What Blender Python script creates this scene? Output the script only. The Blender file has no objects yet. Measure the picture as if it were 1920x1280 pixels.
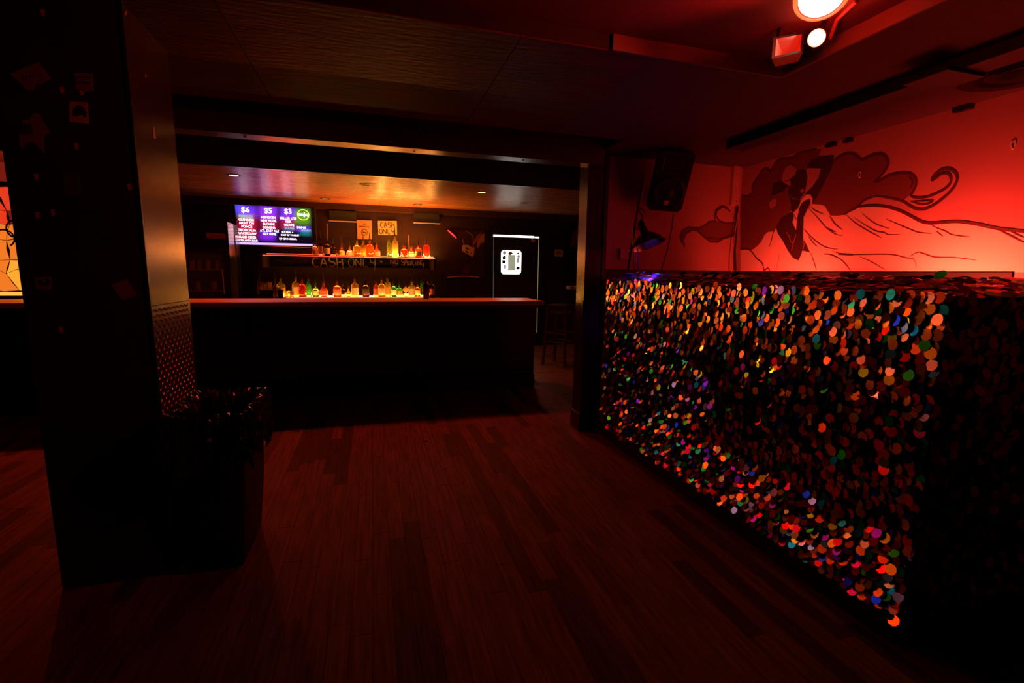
import bpy, bmesh, math, random
import numpy as np
from mathutils import Vector, Matrix
from mathutils.geometry import tessellate_polygon
random.seed(7)
SC = bpy.context.scene
COL = SC.collection
R = math.radians

# ------------------------------------------------------------------ camera
F = 880.0
PITCH, ROLL, YAW = R(8.32), R(0.78), R(16.5)
CAM = Vector((0, 0, 1.4))
_right = Vector((math.cos(YAW), -math.sin(YAW), 0)); _fwd = Vector((math.sin(YAW), math.cos(YAW), 0)); _up = Vector((0, 0, 1))
C_F = _fwd * math.cos(PITCH) - _up * math.sin(PITCH)
_u2 = _up * math.cos(PITCH) + _fwd * math.sin(PITCH)
C_R = _right * math.cos(ROLL) + _u2 * math.sin(ROLL)
C_U = _u2 * math.cos(ROLL) - _right * math.sin(ROLL)
cd = bpy.data.cameras.new('camera'); cam = bpy.data.objects.new('camera', cd); COL.objects.link(cam)
cd.sensor_fit = 'HORIZONTAL'; cd.sensor_width = 36; cd.lens = F / 1920 * 36; cd.clip_start = 0.02; cd.clip_end = 60
cam.matrix_world = Matrix(((C_R.x, C_U.x, -C_F.x, CAM.x), (C_R.y, C_U.y, -C_F.y, CAM.y), (C_R.z, C_U.z, -C_F.z, CAM.z), (0, 0, 0, 1)))
SC.camera = cam

def at(px, py, axis, v):
    """point of the plane axis = v (a wall, a ceiling) measured at photograph pixel px, py"""
    d = C_R * ((px - 960) / F) - C_U * ((py - 640) / F) + C_F
    i = 'xyz'.index(axis)
    return CAM + d * ((v - CAM[i]) / d[i])

# ------------------------------------------------------------------ world, exposure, lamps that light the room
SC.view_settings.view_transform = 'Standard'; SC.view_settings.look = 'None'
SC.view_settings.gamma = 1; SC.view_settings.use_curve_mapping = False
SC.view_settings.exposure = 0.0
W = bpy.data.worlds.new('world'); SC.world = W; W.use_nodes = True
W.node_tree.nodes['Background'].inputs[0].default_value = (0.02, 0.0, 0.0, 1)
W.node_tree.nodes['Background'].inputs[1].default_value = 0.1

def light(name, kind, loc, color, power, size=0.1, target=None, spot=None, blend=0.5, sizey=None):
    l = bpy.data.lights.new(name, kind); l.color = color; l.energy = power
    if kind == 'AREA':
        l.size = size
        if sizey: l.shape = 'RECTANGLE'; l.size_y = sizey
    else:
        l.shadow_soft_size = size
    if kind == 'SPOT': l.spot_size = R(spot); l.spot_blend = blend
    o = bpy.data.objects.new(name, l); COL.objects.link(o); o.location = loc
    if target is not None:
        o.rotation_euler = (Vector(target) - Vector(loc)).to_track_quat('-Z', 'Y').to_euler()
    return o

XWALL = 3.45
RED = (1, 0.052, 0.028)
# two red floods behind the booth that wash the mural wall
FLOODS = [(3.06, 1.96, 1.20, 118.0), (3.06, 3.00, 1.20, 46.0)]
for fx_, fy_, fz_, fp_ in FLOODS:
    light('mural_flood_light', 'SPOT', (fx_, fy_, fz_), RED, fp_, 0.04, (XWALL, fy_ + (0 if fy_ < 2.5 else 0.16), fz_ + 0.15), 148 if fy_ < 2.5 else 168, 1.0)
# red lamps under the raised ceiling
light('ceiling_flood_light', 'SPOT', (1.72, 1.60, 2.40), (1, 0.03, 0.015), 40, 0.05, (-1.3, 2.4, 1.9), 80, 1.0)
light('ceiling_spot_light', 'POINT', (1.80, 1.64, 2.41), (1, 0.03, 0.012), 2.6, 0.03)
# recessed cans over the bar
CANS = [(-3.06, 6.5), (-1.544, 6.48), (1.481, 6.58)]
for cx, cy in CANS:
    light('bar_can_light', 'SPOT', (cx, cy, 2.46), (1, 0.075, 0.012), 80, 0.03, (cx * 0.7, cy - 1.15, 0), 112, 1.0)
light('passage_added_light', 'SPOT', (2.353, 7.305, 2.46), (1, 0.16, 0.03), 30, 0.03, (2.8, 6.9, 0), 130, 0.8)  # lamp added at the unlit can to brighten the stool and thermostat
# light strips behind the bottles
STRIP_Y = 8.35
light('upper_strip_light', 'AREA', (0.455, STRIP_Y, 1.664), (1.0, 0.34, 0.06), 60, 1.15, (0.455, STRIP_Y - 0.5, 2.25), sizey=0.02)
light('upper_red_strip_light', 'AREA', (-0.86, STRIP_Y, 1.664), (1.0, 0.10, 0.02), 14.0, 1.4, (-0.86, STRIP_Y - 0.6, 2.25), sizey=0.02)
light('lower_strip_light', 'AREA', (-0.22, STRIP_Y, 1.0), (1.0, 0.40, 0.06), 32, 2.16, (-0.22, STRIP_Y - 0.6, 1.5), sizey=0.02)
light('lower_strip_front_light', 'AREA', (-0.22, 8.045, 0.99), (1.0, 0.30, 0.05), 7, 2.16, (-0.22, 8.3, 1.5), sizey=0.02)
light('upper_strip_front_light', 'AREA', (0.35, 8.045, 1.645), (1.0, 0.34, 0.05), 36, 1.5, (0.3, 8.22, 2.3), sizey=0.02)

# ------------------------------------------------------------------ materials
def mat(name, col, rough=0.6, metal=0.0, spec=0.5, noise=None, var=0.25, bump=0.0, bscale=None, emit=None, es=0.0, coat=0.0, trans=0.0, ior=1.45, stretch=None, alpha=1.0):
    m = bpy.data.materials.new(name); m.use_nodes = True
    nt = m.node_tree; p = nt.nodes['Principled BSDF']
    p.inputs['Base Color'].default_value = (*col, 1); p.inputs['Roughness'].default_value = rough
    p.inputs['Metallic'].default_value = metal; p.inputs['Specular IOR Level'].default_value = spec
    p.inputs['Coat Weight'].default_value = coat; p.inputs['Coat Roughness'].default_value = 0.12
    p.inputs['Transmission Weight'].default_value = trans; p.inputs['IOR'].default_value = ior
    p.inputs['Alpha'].default_value = alpha
    if emit: p.inputs['Emission Color'].default_value = (*emit, 1); p.inputs['Emission Strength'].default_value = es
    tc = nt.nodes.new('ShaderNodeTexCoord'); mp = nt.nodes.new('ShaderNodeMapping')
    nt.links.new(tc.outputs['Object'], mp.inputs['Vector'])
    if stretch: mp.inputs['Scale'].default_value = stretch
    if noise is None: noise = 9.0
    n = nt.nodes.new('ShaderNodeTexNoise'); n.inputs['Scale'].default_value = noise; n.inputs['Detail'].default_value = 5
    nt.links.new(mp.outputs['Vector'], n.inputs['Vector'])
    mx = nt.nodes.new('ShaderNodeMix'); mx.data_type = 'RGBA'
    mx.inputs[6].default_value = (*[c * (1 - var) for c in col], 1); mx.inputs[7].default_value = (*[min(1, c * (1 + var)) for c in col], 1)
    nt.links.new(n.outputs['Fac'], mx.inputs[0]); nt.links.new(mx.outputs[2], p.inputs['Base Color'])
    if bump:
        b = nt.nodes.new('ShaderNodeBump'); b.inputs['Strength'].default_value = bump; b.inputs['Distance'].default_value = 0.01
        n2 = nt.nodes.new('ShaderNodeTexNoise'); n2.inputs['Scale'].default_value = bscale or noise; n2.inputs['Detail'].default_value = 6
        nt.links.new(mp.outputs['Vector'], n2.inputs['Vector']); nt.links.new(n2.outputs['Fac'], b.inputs['Height'])
        nt.links.new(b.outputs['Normal'], p.inputs['Normal'])
    return m

def emis(name, col, s, lit=False):
    m = mat(name, (0.02, 0.02, 0.02), 0.4, emit=col, es=s)
    m.cycles.emission_sampling = 'FRONT_BACK' if lit else 'NONE'
    return m

M = {}
M['black'] = mat('black_paint', (0.012, 0.011, 0.011), 0.55, noise=14, bump=0.06, bscale=60)
M['black_gloss'] = mat('black_gloss', (0.012, 0.010, 0.010), 0.28, noise=8, bump=0.05, bscale=25)
M['soot'] = mat('sooty_paint', (0.02, 0.012, 0.012), 0.75, noise=6)
M['dark_wall'] = mat('dark_wall_paint', (0.055, 0.020, 0.016), 0.55, noise=5, bump=0.05, bscale=30)
M['bar_wall'] = mat('bar_wall_paint', (0.020, 0.0045, 0.003), 0.5, noise=5, bump=0.05, bscale=30)
M['red_wall'] = mat('red_wall_paint', (0.50, 0.22, 0.20), 0.6, noise=3, var=0.08, bump=0.03, bscale=50)
M['dj_ceiling'] = mat('dj_ceiling_paint', (0.085, 0.04, 0.04), 0.7, noise=5, bump=0.06, bscale=40)
M['trim'] = mat('dark_trim', (0.045, 0.016, 0.012), 0.33, noise=6, stretch=(8, 8, 1), bump=0.08)
M['ply'] = mat('varnished_ply', (0.30, 0.115, 0.035), 0.24, noise=2.0, var=0.85, stretch=(1.2, 14, 14), bump=0.9, bscale=4, spec=1.0, ior=1.9)
M['ply_dull'] = mat('dull_ply', (0.13, 0.016, 0.009), 0.55, noise=3.0, var=0.7, stretch=(1, 5, 5), bump=0.5, bscale=9, spec=0.15)
M['beam'] = mat('beam_wood', (0.07, 0.03, 0.02), 0.28, noise=5, var=0.5, stretch=(0.6, 9, 9), bump=0.16, spec=1.0, ior=1.9)
M['post'] = mat('post_wood', (0.06, 0.028, 0.02), 0.26, noise=5, var=0.5, stretch=(9, 9, 0.6), bump=0.12, spec=0.7)
M['bar_top'] = mat('bar_top_wood', (0.5, 0.29, 0.12), 0.42, noise=4, var=0.4, stretch=(0.7, 8, 8), bump=0.03, spec=0.4)
M['sheet'] = mat('brown_sheet_metal', (0.17, 0.09, 0.075), 0.24, metal=0.7, noise=40, var=0.4, bump=0.05, bscale=160)
M['plate'] = mat('diamond_plate', (0.30, 0.22, 0.19), 0.33, metal=0.9, noise=30, var=0.3)
M['steel'] = mat('brushed_steel', (0.55, 0.5, 0.47), 0.24, metal=1.0, noise=4, var=0.15, stretch=(20, 20, 1), bump=0.05)
M['dark_metal'] = mat('dark_metal', (0.09, 0.075, 0.07), 0.35, metal=0.8)
M['plastic'] = mat('black_plastic', (0.014, 0.013, 0.013), 0.5, bump=0.04, bscale=120)
M['bag'] = mat('black_bag_film', (0.014, 0.014, 0.015), 0.12, spec=1.0, bump=0.25, bscale=30)
M['paper'] = mat('paper', (0.62, 0.52, 0.46), 0.8, noise=30, var=0.15)
M['paper_dim'] = mat('worn_paper', (0.28, 0.2, 0.18), 0.8, noise=18, var=0.5)
M['sticker_red'] = mat('red_scrap', (0.7, 0.25, 0.2), 0.7)
M['ink'] = mat('ink', (0.02, 0.015, 0.015), 0.7)
M['cream'] = mat('cream_plastic', (0.62, 0.55, 0.48), 0.5)
M['grout'] = mat('grout', (0.16, 0.11, 0.09), 0.8)
M['tile'] = mat('floor_tile', (0.11, 0.06, 0.045), 0.35, noise=6, var=0.4, bump=0.05)
M['chalk'] = mat('chalk', (0.75, 0.6, 0.42), 0.9, noise=60, var=0.35)
M['board'] = mat('chalkboard', (0.014, 0.012, 0.012), 0.7, noise=10, var=0.5)
M['glass'] = mat('clear_glass', (0.7, 0.7, 0.7), 0.06, trans=0.0, spec=0.6, alpha=0.12)
M['cloth_dark'] = mat('sequin_backing', (0.05, 0.008, 0.010), 0.8, noise=30)

def floor_wood():
    m = bpy.data.materials.new('floor_wood'); m.use_nodes = True
    nt = m.node_tree; N = nt.nodes.new; L = nt.links.new
    p = nt.nodes['Principled BSDF']; p.inputs['Roughness'].default_value = 0.6; p.inputs['Specular IOR Level'].default_value = 0.15
    geo = N('ShaderNodeNewGeometry'); oi = N('ShaderNodeObjectInfo')
    rnd = N('ShaderNodeMath'); rnd.operation = 'ADD'; L(oi.outputs['Random'], rnd.inputs[0]); L(geo.outputs['Random Per Island'], rnd.inputs[1])
    fr = N('ShaderNodeMath'); fr.operation = 'FRACT'; L(rnd.outputs[0], fr.inputs[0])
    ramp = N('ShaderNodeValToRGB'); e = ramp.color_ramp.elements
    e[0].position = 0.0; e[0].color = (0.09, 0.02, 0.011, 1); e[1].position = 1; e[1].color = (0.26, 0.075, 0.04, 1)
    q = e.new(0.14); q.color = (0.11, 0.028, 0.016, 1); q = e.new(0.20); q.color = (0.20, 0.055, 0.03, 1)
    L(fr.outputs[0], ramp.inputs[0])
    mp = N('ShaderNodeMapping'); mp.inputs['Scale'].default_value = (26, 1.6, 1); L(geo.outputs['Position'], mp.inputs['Vector'])
    n = N('ShaderNodeTexNoise'); n.inputs['Scale'].default_value = 2.2; n.inputs['Detail'].default_value = 7; L(mp.outputs[0], n.inputs['Vector'])
    g = N('ShaderNodeValToRGB'); g.color_ramp.elements[0].color = (0.45, 0.45, 0.45, 1); g.color_ramp.elements[1].color = (1.3, 1.3, 1.3, 1)
    g.color_ramp.elements[0].position = 0.3; g.color_ramp.elements[1].position = 0.7
    L(n.outputs['Fac'], g.inputs[0])
    mu = N('ShaderNodeMix'); mu.data_type = 'RGBA'; mu.blend_type = 'MULTIPLY'; mu.inputs[0].default_value = 1
    L(ramp.outputs[0], mu.inputs[6]); L(g.outputs[0], mu.inputs[7])
    # trodden-in black gum spots
    v = N('ShaderNodeTexVoronoi'); v.inputs['Scale'].default_value = 2.9; L(geo.outputs['Position'], v.inputs['Vector'])
    wn = N('ShaderNodeTexWhiteNoise'); L(v.outputs['Position'], wn.inputs['Vector'])
    sz = N('ShaderNodeMath'); sz.operation = 'MULTIPLY_ADD'; sz.inputs[1].default_value = 0.10; sz.inputs[2].default_value = -0.018; L(wn.outputs['Value'], sz.inputs[0])
    lt = N('ShaderNodeMath'); lt.operation = 'LESS_THAN'; L(v.outputs['Distance'], lt.inputs[0]); L(sz.outputs[0], lt.inputs[1])
    sp = N('ShaderNodeMix'); sp.data_type = 'RGBA'; L(lt.outputs[0], sp.inputs[0]); L(mu.outputs[2], sp.inputs[6]); sp.inputs[7].default_value = (0.012, 0.008, 0.008, 1)
    L(sp.outputs[2], p.inputs['Base Color'])
    b = N('ShaderNodeBump'); b.inputs['Strength'].default_value = 0.25; b.inputs['Distance'].default_value = 0.004; L(n.outputs['Fac'], b.inputs['Height']); L(b.outputs[0], p.inputs['Normal'])
    return m
M['floor'] = floor_wood()

def sequin_mat():
    m = bpy.data.materials.new('holographic_sequin'); m.use_nodes = True
    nt = m.node_tree; N = nt.nodes.new; L = nt.links.new
    p = nt.nodes['Principled BSDF']; p.inputs['Metallic'].default_value = 1.0; p.inputs['Roughness'].default_value = 0.2
    geo = N('ShaderNodeNewGeometry'); oi = N('ShaderNodeObjectInfo')
    rnd = N('ShaderNodeMath'); rnd.operation = 'ADD'; L(oi.outputs['Random'], rnd.inputs[0]); L(geo.outputs['Random Per Island'], rnd.inputs[1])
    fr = N('ShaderNodeMath'); fr.operation = 'FRACT'; L(rnd.outputs[0], fr.inputs[0])
    ramp = N('ShaderNodeValToRGB'); cr = ramp.color_ramp; cr.interpolation = 'CONSTANT'
    # angle-dependent rainbow shimmer painted as a fixed hue per disc, cool hues brightened
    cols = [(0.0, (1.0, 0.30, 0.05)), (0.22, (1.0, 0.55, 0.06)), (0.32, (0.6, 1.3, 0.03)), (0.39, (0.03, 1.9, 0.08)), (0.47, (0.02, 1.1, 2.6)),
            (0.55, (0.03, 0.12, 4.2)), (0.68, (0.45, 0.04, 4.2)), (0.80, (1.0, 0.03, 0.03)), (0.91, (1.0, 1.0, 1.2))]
    cr.elements[0].position = 0; cr.elements[0].color = (*cols[0][1], 1); cr.elements[1].position = cols[1][0]; cr.elements[1].color = (*cols[1][1], 1)
    for q, c in cols[2:]:
        el = cr.elements.new(q); el.color = (*c, 1)
    L(fr.outputs[0], ramp.inputs[0]); L(ramp.outputs[0], p.inputs['Base Color'])
    return m
M['sequin'] = sequin_mat()
M['glint_foil'] = mat('led_glint_sequin', (1.0, 0.46, 0.13), 0.22, metal=1.0, noise=20, var=0.1)  # orange of the light strip's reflection put into the disc colour

# ------------------------------------------------------------------ mesh helpers
ORG = {}
class MB:
    def __init__(s): s.v = []; s.f = []
    def add(s, vs, fs):
        o = len(s.v); s.v += [tuple(v) for v in vs]; s.f += [tuple(i + o for i in f) for f in fs]; return s
    def box(s, x0, x1, y0, y1, z0, z1):
        return s.add([(x0, y0, z0), (x1, y0, z0), (x1, y1, z0), (x0, y1, z0), (x0, y0, z1), (x1, y0, z1), (x1, y1, z1), (x0, y1, z1)],
                     [(3, 2, 1, 0), (4, 5, 6, 7), (0, 1, 5, 4), (1, 2, 6, 5), (2, 3, 7, 6), (3, 0, 4, 7)])
    def bbox(s, x0, x1, y0, y1, z0, z1, b=0.006):
        bm = bmesh.new(); bmesh.ops.create_cube(bm, size=1)
        for v in bm.verts:
            v.co = Vector(((x0 + x1) / 2 + v.co.x * (x1 - x0), (y0 + y1) / 2 + v.co.y * (y1 - y0), (z0 + z1) / 2 + v.co.z * (z1 - z0)))
        bmesh.ops.bevel(bm, geom=bm.edges[:] , offset=b, segments=2, affect='EDGES', profile=0.6)
        bm.verts.index_update()
        s.add([v.co for v in bm.verts], [[v.index for v in f.verts] for f in bm.faces]); bm.free(); return s
    def lathe(s, prof, c=(0, 0, 0), n=20, axis=None, cap=True):
        """prof: (radius, height) pairs about the axis through c"""
        ax = Vector(axis or (0, 0, 1)).normalized(); u = ax.orthogonal().normalized(); w = ax.cross(u); c = Vector(c)
        vs = []; fs = []
        for r, h in prof:
            for k in range(n):
                a = 2 * math.pi * k / n; vs.append(c + ax * h + (u * math.cos(a) + w * math.sin(a)) * r)
        for i in range(len(prof) - 1):
            for k in range(n):
                k2 = (k + 1) % n; fs.append((i * n + k, i * n + k2, (i + 1) * n + k2, (i + 1) * n + k))
        if cap: fs.append(tuple(range(n - 1, -1, -1))); fs.append(tuple(range((len(prof) - 1) * n, len(prof) * n)))
        return s.add(vs, fs)
    def tube(s, pts, r, n=8):
        pts = [Vector(p) for p in pts]; vs = []; fs = []
        rr = r if isinstance(r, (list, tuple)) else [r] * len(pts)
        u = None
        for i, p in enumerate(pts):
            t = (pts[min(i + 1, len(pts) - 1)] - pts[max(i - 1, 0)]).normalized()
            u = t.orthogonal().normalized() if u is None else (u - t * u.dot(t)).normalized()
            w = t.cross(u)
            for k in range(n):
                a = 2 * math.pi * k / n; vs.append(p + (u * math.cos(a) + w * math.sin(a)) * rr[i])
        for i in range(len(pts) - 1):
            for k in range(n):
                k2 = (k + 1) % n; fs.append((i * n + k, i * n + k2, (i + 1) * n + k2, (i + 1) * n + k))
        fs.append(tuple(range(n - 1, -1, -1))); fs.append(tuple(range((len(pts) - 1) * n, len(pts) * n)))
        return s.add(vs, fs)
    def bar(s, a, b, w, h=None):
        """square bar from a to b"""
        h = h or w; a = Vector(a); b = Vector(b); t = (b - a).normalized(); ref = Vector((0, 0, 1)) if abs(t.z) < 0.9 else Vector((1, 0, 0))
        u = t.cross(ref).normalized() * (w / 2); k = u.cross(t).normalized() * (h / 2)
        vs = [a - u - k, a + u - k, a + u + k, a - u + k, b - u - k, b + u - k, b + u + k, b - u + k]
        return s.add(vs, [(3, 2, 1, 0), (4, 5, 6, 7), (0, 1, 5, 4), (1, 2, 6, 5), (2, 3, 7, 6), (3, 0, 4, 7)])
    def poly(s, pts, thick=None):
        """filled outline of 3D points; thick = offset vector for a solid sheet"""
        pts = [Vector(p) for p in pts]; tri = tessellate_polygon([pts]); n = len(pts)
        if thick is None: return s.add(pts, tri)
        t = Vector(thick); vs = pts + [p + t for p in pts]
        fs = [tuple(f) for f in tri] + [tuple(i + n for i in reversed(f)) for f in tri] + [(i, (i + 1) % n, (i + 1) % n + n, i + n) for i in range(n)]
        return s.add(vs, fs)
    def ribbon(s, pts, w, normal):
        pts = [Vector(p) for p in pts]; nn = Vector(normal); vs = []
        ww = w if isinstance(w, (list, tuple)) else [w] * len(pts)
        for i, p in enumerate(pts):
            t = (pts[min(i + 1, len(pts) - 1)] - pts[max(i - 1, 0)]).normalized(); d = nn.cross(t).normalized() * ww[i] / 2
            vs += [p - d, p + d]
        return s.add(vs, [(2 * i, 2 * i + 1, 2 * i + 3, 2 * i + 2) for i in range(len(pts) - 1)])
    def build(s, name, m, parent=None, smooth=False, label=None):
        vs = s.v
        if parent is not None: o0 = ORG[parent]
        else:
            a = np.array(vs); o0 = Vector(((a[:, 0].min() + a[:, 0].max()) / 2, (a[:, 1].min() + a[:, 1].max()) / 2, a[:, 2].min()))
        me = bpy.data.meshes.new(name); me.from_pydata([(v[0] - o0[0], v[1] - o0[1], v[2] - o0[2]) for v in vs], [], s.f)
        bm = bmesh.new(); bm.from_mesh(me); bmesh.ops.recalc_face_normals(bm, faces=bm.faces[:]); bm.to_mesh(me); bm.free()
        if smooth:
            me.polygons.foreach_set('use_smooth', [True] * len(me.polygons))
            try: me.set_sharp_from_angle(angle=R(40))
            except Exception: pass
        if isinstance(m, str): m = M[m]
        me.materials.append(m)
        ob = bpy.data.objects.new(name, me); COL.objects.link(ob)
        if parent is not None: ob.parent = parent
        else: ob.location = o0
        ORG[ob] = o0
        if label: ob['label'] = label
        return ob

def thing(name, label, cat, loc, group=None):
    e = bpy.data.objects.new(name, None); COL.objects.link(e); e.location = loc; e.empty_display_size = 0.05
    ORG[e] = Vector(loc); return tag(e, label, cat, group)
def tag(o, label, cat, group=None):
    o['label'] = label; o['category'] = cat
    if group: o['group'] = group
    return o
def struct(o, label=None, cat=None):
    o['kind'] = 'structure'
    if label: o['label'] = label
    if cat: o['category'] = cat
    return o
def box(name, m, x0, x1, y0, y1, z0, z1, parent=None): return MB().box(x0, x1, y0, y1, z0, z1).build(name, m, parent)

FONT_CACHE = {}
def text_shape(txt, bold=0.0):
    k = (txt, bold)
    if k not in FONT_CACHE:
        cu = bpy.data.curves.new('lettering', 'FONT'); cu.body = txt; cu.resolution_u = 3; cu.offset = bold; cu.fill_mode = 'BOTH'
        ob = bpy.data.objects.new('lettering', cu); COL.objects.link(ob)
        bpy.context.view_layer.update()
        me = bpy.data.meshes.new_from_object(ob.evaluated_get(bpy.context.evaluated_depsgraph_get()))
        vs = [tuple(v.co) for v in me.vertices]; fs = [tuple(p.vertices) for p in me.polygons]
        bpy.data.objects.remove(ob); bpy.data.curves.remove(cu); bpy.data.meshes.remove(me)
        a = np.array(vs); FONT_CACHE[k] = (a, fs)
    return FONT_CACHE[k]
def text(mb, txt, centre, w, h, ux=(1, 0, 0), uz=(0, 0, 1), bold=0.012):
    """lettering fitted into w x h, centred"""
    a, fs = text_shape(txt, bold); lo = a.min(0); hi = a.max(0); c = Vector(centre); ux = Vector(ux); uz = Vector(uz)
    mb.add([c + ux * (((v[0] - lo[0]) / (hi[0] - lo[0]) - 0.5) * w) + uz * (((v[1] - lo[1]) / (hi[1] - lo[1]) - 0.5) * h) for v in a], fs)

# hand-drawn capitals as strokes in a unit box
def arc(cx, cy, rx, ry, a0, a1, n=9): return [(cx + rx * math.cos(R(a0 + (a1 - a0) * i / n)), cy + ry * math.sin(R(a0 + (a1 - a0) * i / n))) for i in range(n + 1)]
STROKES = {
    'C': [arc(0.55, 0.5, 0.5, 0.5, 50, 310)], 'O': [arc(0.5, 0.5, 0.45, 0.5, 90, 450)],
    'A': [[(0.0, -0.05), (0.45, 1.0)], [(0.45, 1.0), (0.95, 0)], [(0.15, 0.35), (0.78, 0.35)]],
    'S': [arc(0.5, 0.75, 0.42, 0.26, 20, 270, 8) + arc(0.5, 0.24, 0.45, 0.25, 90, -160, 8)],
    'H': [[(0.05, 1.05), (0.1, -0.05)], [(0.1, 0.45), (0.85, 0.6)], [(0.8, 0.9), (0.95, -0.2)]],
    'N': [[(0.05, 0), (0.05, 0.95)], [(0.05, 0.95), (0.9, 0.05)], [(0.9, 0.05), (0.9, 1.0)]],
    'L': [[(0.15, 1.0), (0.1, 0.05), (0.9, 0.0)]], 'Y': [[(0.05, 1), (0.15, 0.55), (0.5, 0.45), (0.85, 0.6)], [(0.9, 1.0), (0.85, 0.3), (0.75, -0.25)]],
    'M': [[(0, 0), (0.15, 1)], [(0.15, 1), (0.5, 0.3)], [(0.5, 0.3), (0.85, 1)], [(0.85, 1), (1, -0.1)]],
    'o': [arc(0.5, 0.35, 0.35, 0.3, 90, 450)], 'K': [[(0.1, 1.05), (0.1, 0)], [(0.9, 0.95), (0.1, 0.45)], [(0.2, 0.5), (0.95, -0.05)]],
    'i': [[(0.5, 0.6), (0.5, 0)], [(0.45, 0.85), (0.55, 0.95)]], 'I': [[(0.5, 1.0), (0.5, 0)]],
    'G': [arc(0.5, 0.55, 0.45, 0.45, 40, 300, 8), [(0.55, 0.45), (0.95, 0.45), (0.85, -0.45)]],
    '*': [[(0.5, 0.9), (0.5, 0.1)], [(0.1, 0.7), (0.9, 0.3)], [(0.1, 0.3), (0.9, 0.7)]],
}
def hand(mb, txt, origin, cw, ch, lw, gap=1.2, ux=(1, 0, 0), uz=(0, 0, 1), normal=(0, -1, 0), jit=0.05):
    o = Vector(origin); ux = Vector(ux); uz = Vector(uz); x = 0
    for c in txt:
        if c != ' ':
            dz = random.uniform(-jit, jit)
            for st in STROKES[c]:
                pts = [o + ux * (x + p[0] * cw) + uz * ((p[1] + dz) * ch) for p in st]
                n = len(pts); mb.ribbon(pts, [lw * (0.55 + 0.75 * math.sin(math.pi * (i + 0.4) / n)) for i in range(n)], normal)
        x += cw * gap

# ------------------------------------------------------------------ the setting
XW = 3.45      # mural wall
YB = 3.90      # wall behind the speaker
YR = 8.60      # wall behind the bar
fl = MB(); fl.box(-6.6, 4.5, -2.6, 8.7, -0.14, -0.014)
fl.box(-6.6, -3.95, -2.6, 8.7, -0.014, 0); fl.box(-3.95, 2.02, 5.52, 8.7, -0.014, 0); fl.box(-3.95, 2.02, -2.6, 0.55, -0.014, 0); fl.box(2.02, 4.5, -2.6, 4.35, -0.014, 0)
floor = struct(fl.build('floor', 'soot'))
PW = 0.083
planks = []
x = -3.94
while x < 2.0:
    y = 0.56 - random.uniform(0, 0.8)
    while y < 5.5:
        ln = random.choice((0.5, 0.7, 0.9, 1.1, 1.3)); y0 = max(y, 0.56); y1 = min(y + ln, 5.515)
        if y1 - y0 > 0.06: planks.append((x, y0, y1))
        y += ln
    x += PW
def seen_size(p):
    c = Vector((p[0] + PW / 2, (p[1] + p[2]) / 2, 0)) - CAM; d = c.dot(C_F)
    if d < 0.3: return 0
    u = 960 + F * c.dot(C_R) / d; v = 640 - F * c.dot(C_U) / d
    hid = (u < 470 and 130 < u and v < 1080 and c.y < 4.3 and c.x < -0.85 and c.y > 2.3)
    return 0 if (u < -60 or u > 1980 or v > 1400 or hid) else (p[2] - p[1]) / d ** 2.2
planks.sort(key=seen_size, reverse=True)
pm = {}
def plank_mesh(ln):
    k = round(ln, 2)
    if k not in pm:
        o = MB().bbox(-PW / 2 + 0.0006, PW / 2 - 0.0006, -ln / 2 + 0.001, ln / 2 - 0.001, -0.014, 0, 0.001)
        me = bpy.data.meshes.new('plank'); me.from_pydata(o.v, [], o.f); me.materials.append(M['floor']); pm[k] = me
    return pm[k]
for px_, y0, y1 in planks[:300]:
    o = bpy.data.objects.new('plank', plank_mesh(y1 - y0)); COL.objects.link(o); o.parent = floor
    o.location = Vector((px_ + PW / 2, (y0 + y1) / 2, random.uniform(-0.0012, 0.0))) - ORG[floor]
rest = MB()
for px_, y0, y1 in planks[300:]: rest.box(px_ + 0.0012, px_ + PW - 0.0012, y0 + 0.001, y1 - 0.001, -0.014, random.uniform(-0.0012, 0.0))
ob = rest.build('plank_remainder', 'floor', floor); ob['kind'] = 'stuff'
# tiled passage beyond the right-hand post
tb = MB().box(-0.294, 0.294, -0.294, 0.294, -0.012, 0.0); tme = bpy.data.meshes.new('tile'); tme.from_pydata(tb.v, [], tb.f); tme.materials.append(M['tile'])
gr = box('tile_bed', 'grout', 2.02, 4.5, 4.35, 8.7, -0.014, -0.004, floor)
for i in range(4):
    for j in range(7):
        o = bpy.data.objects.new('tile', tme); COL.objects.link(o); o.parent = floor; o.location = Vector((2.32 + 0.6 * i, 4.66 + 0.6 * j, 0)) - ORG[floor]

wall_bar = struct(box('wall_bar', 'bar_wall', -6.6, 4.5, YR, YR + 0.1, 0, 3.0))
struct(box('wall_left', 'dark_wall', -6.7, -6.6, -2.6, YR, 0, 3.0))
struct(box('wall_rear', 'dark_wall', -6.6, XW, -2.7, -2.6, 0, 3.0))
struct(box('wall_passage', 'dark_wall', 4.5, 4.6, YB, YR, 0, 3.0))
wall_mural = struct(box('wall_mural', 'red_wall', XW, XW + 0.12, -2.6, YB + 0.15, 0, 3.0))
wall_dj = struct(box('wall_dj', 'red_wall', 1.895, 4.5, YB, YB + 0.15, 0, 3.0))
struct(box('trim_1', 'black', XW - 0.012, XW, 1.76, YB, 0.0, 1.44))      # black dado
struct(box('trim_2', 'black', 1.99, XW - 0.012, YB - 0.012, YB, 0.0, 1.445))
# small divider wall that carries the stained glass, left of the bar
struct(box('wall_stained_glass', 'dark_wall', -6.6, -2.9, 6.62, 6.72, 0, 3.0))

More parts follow.
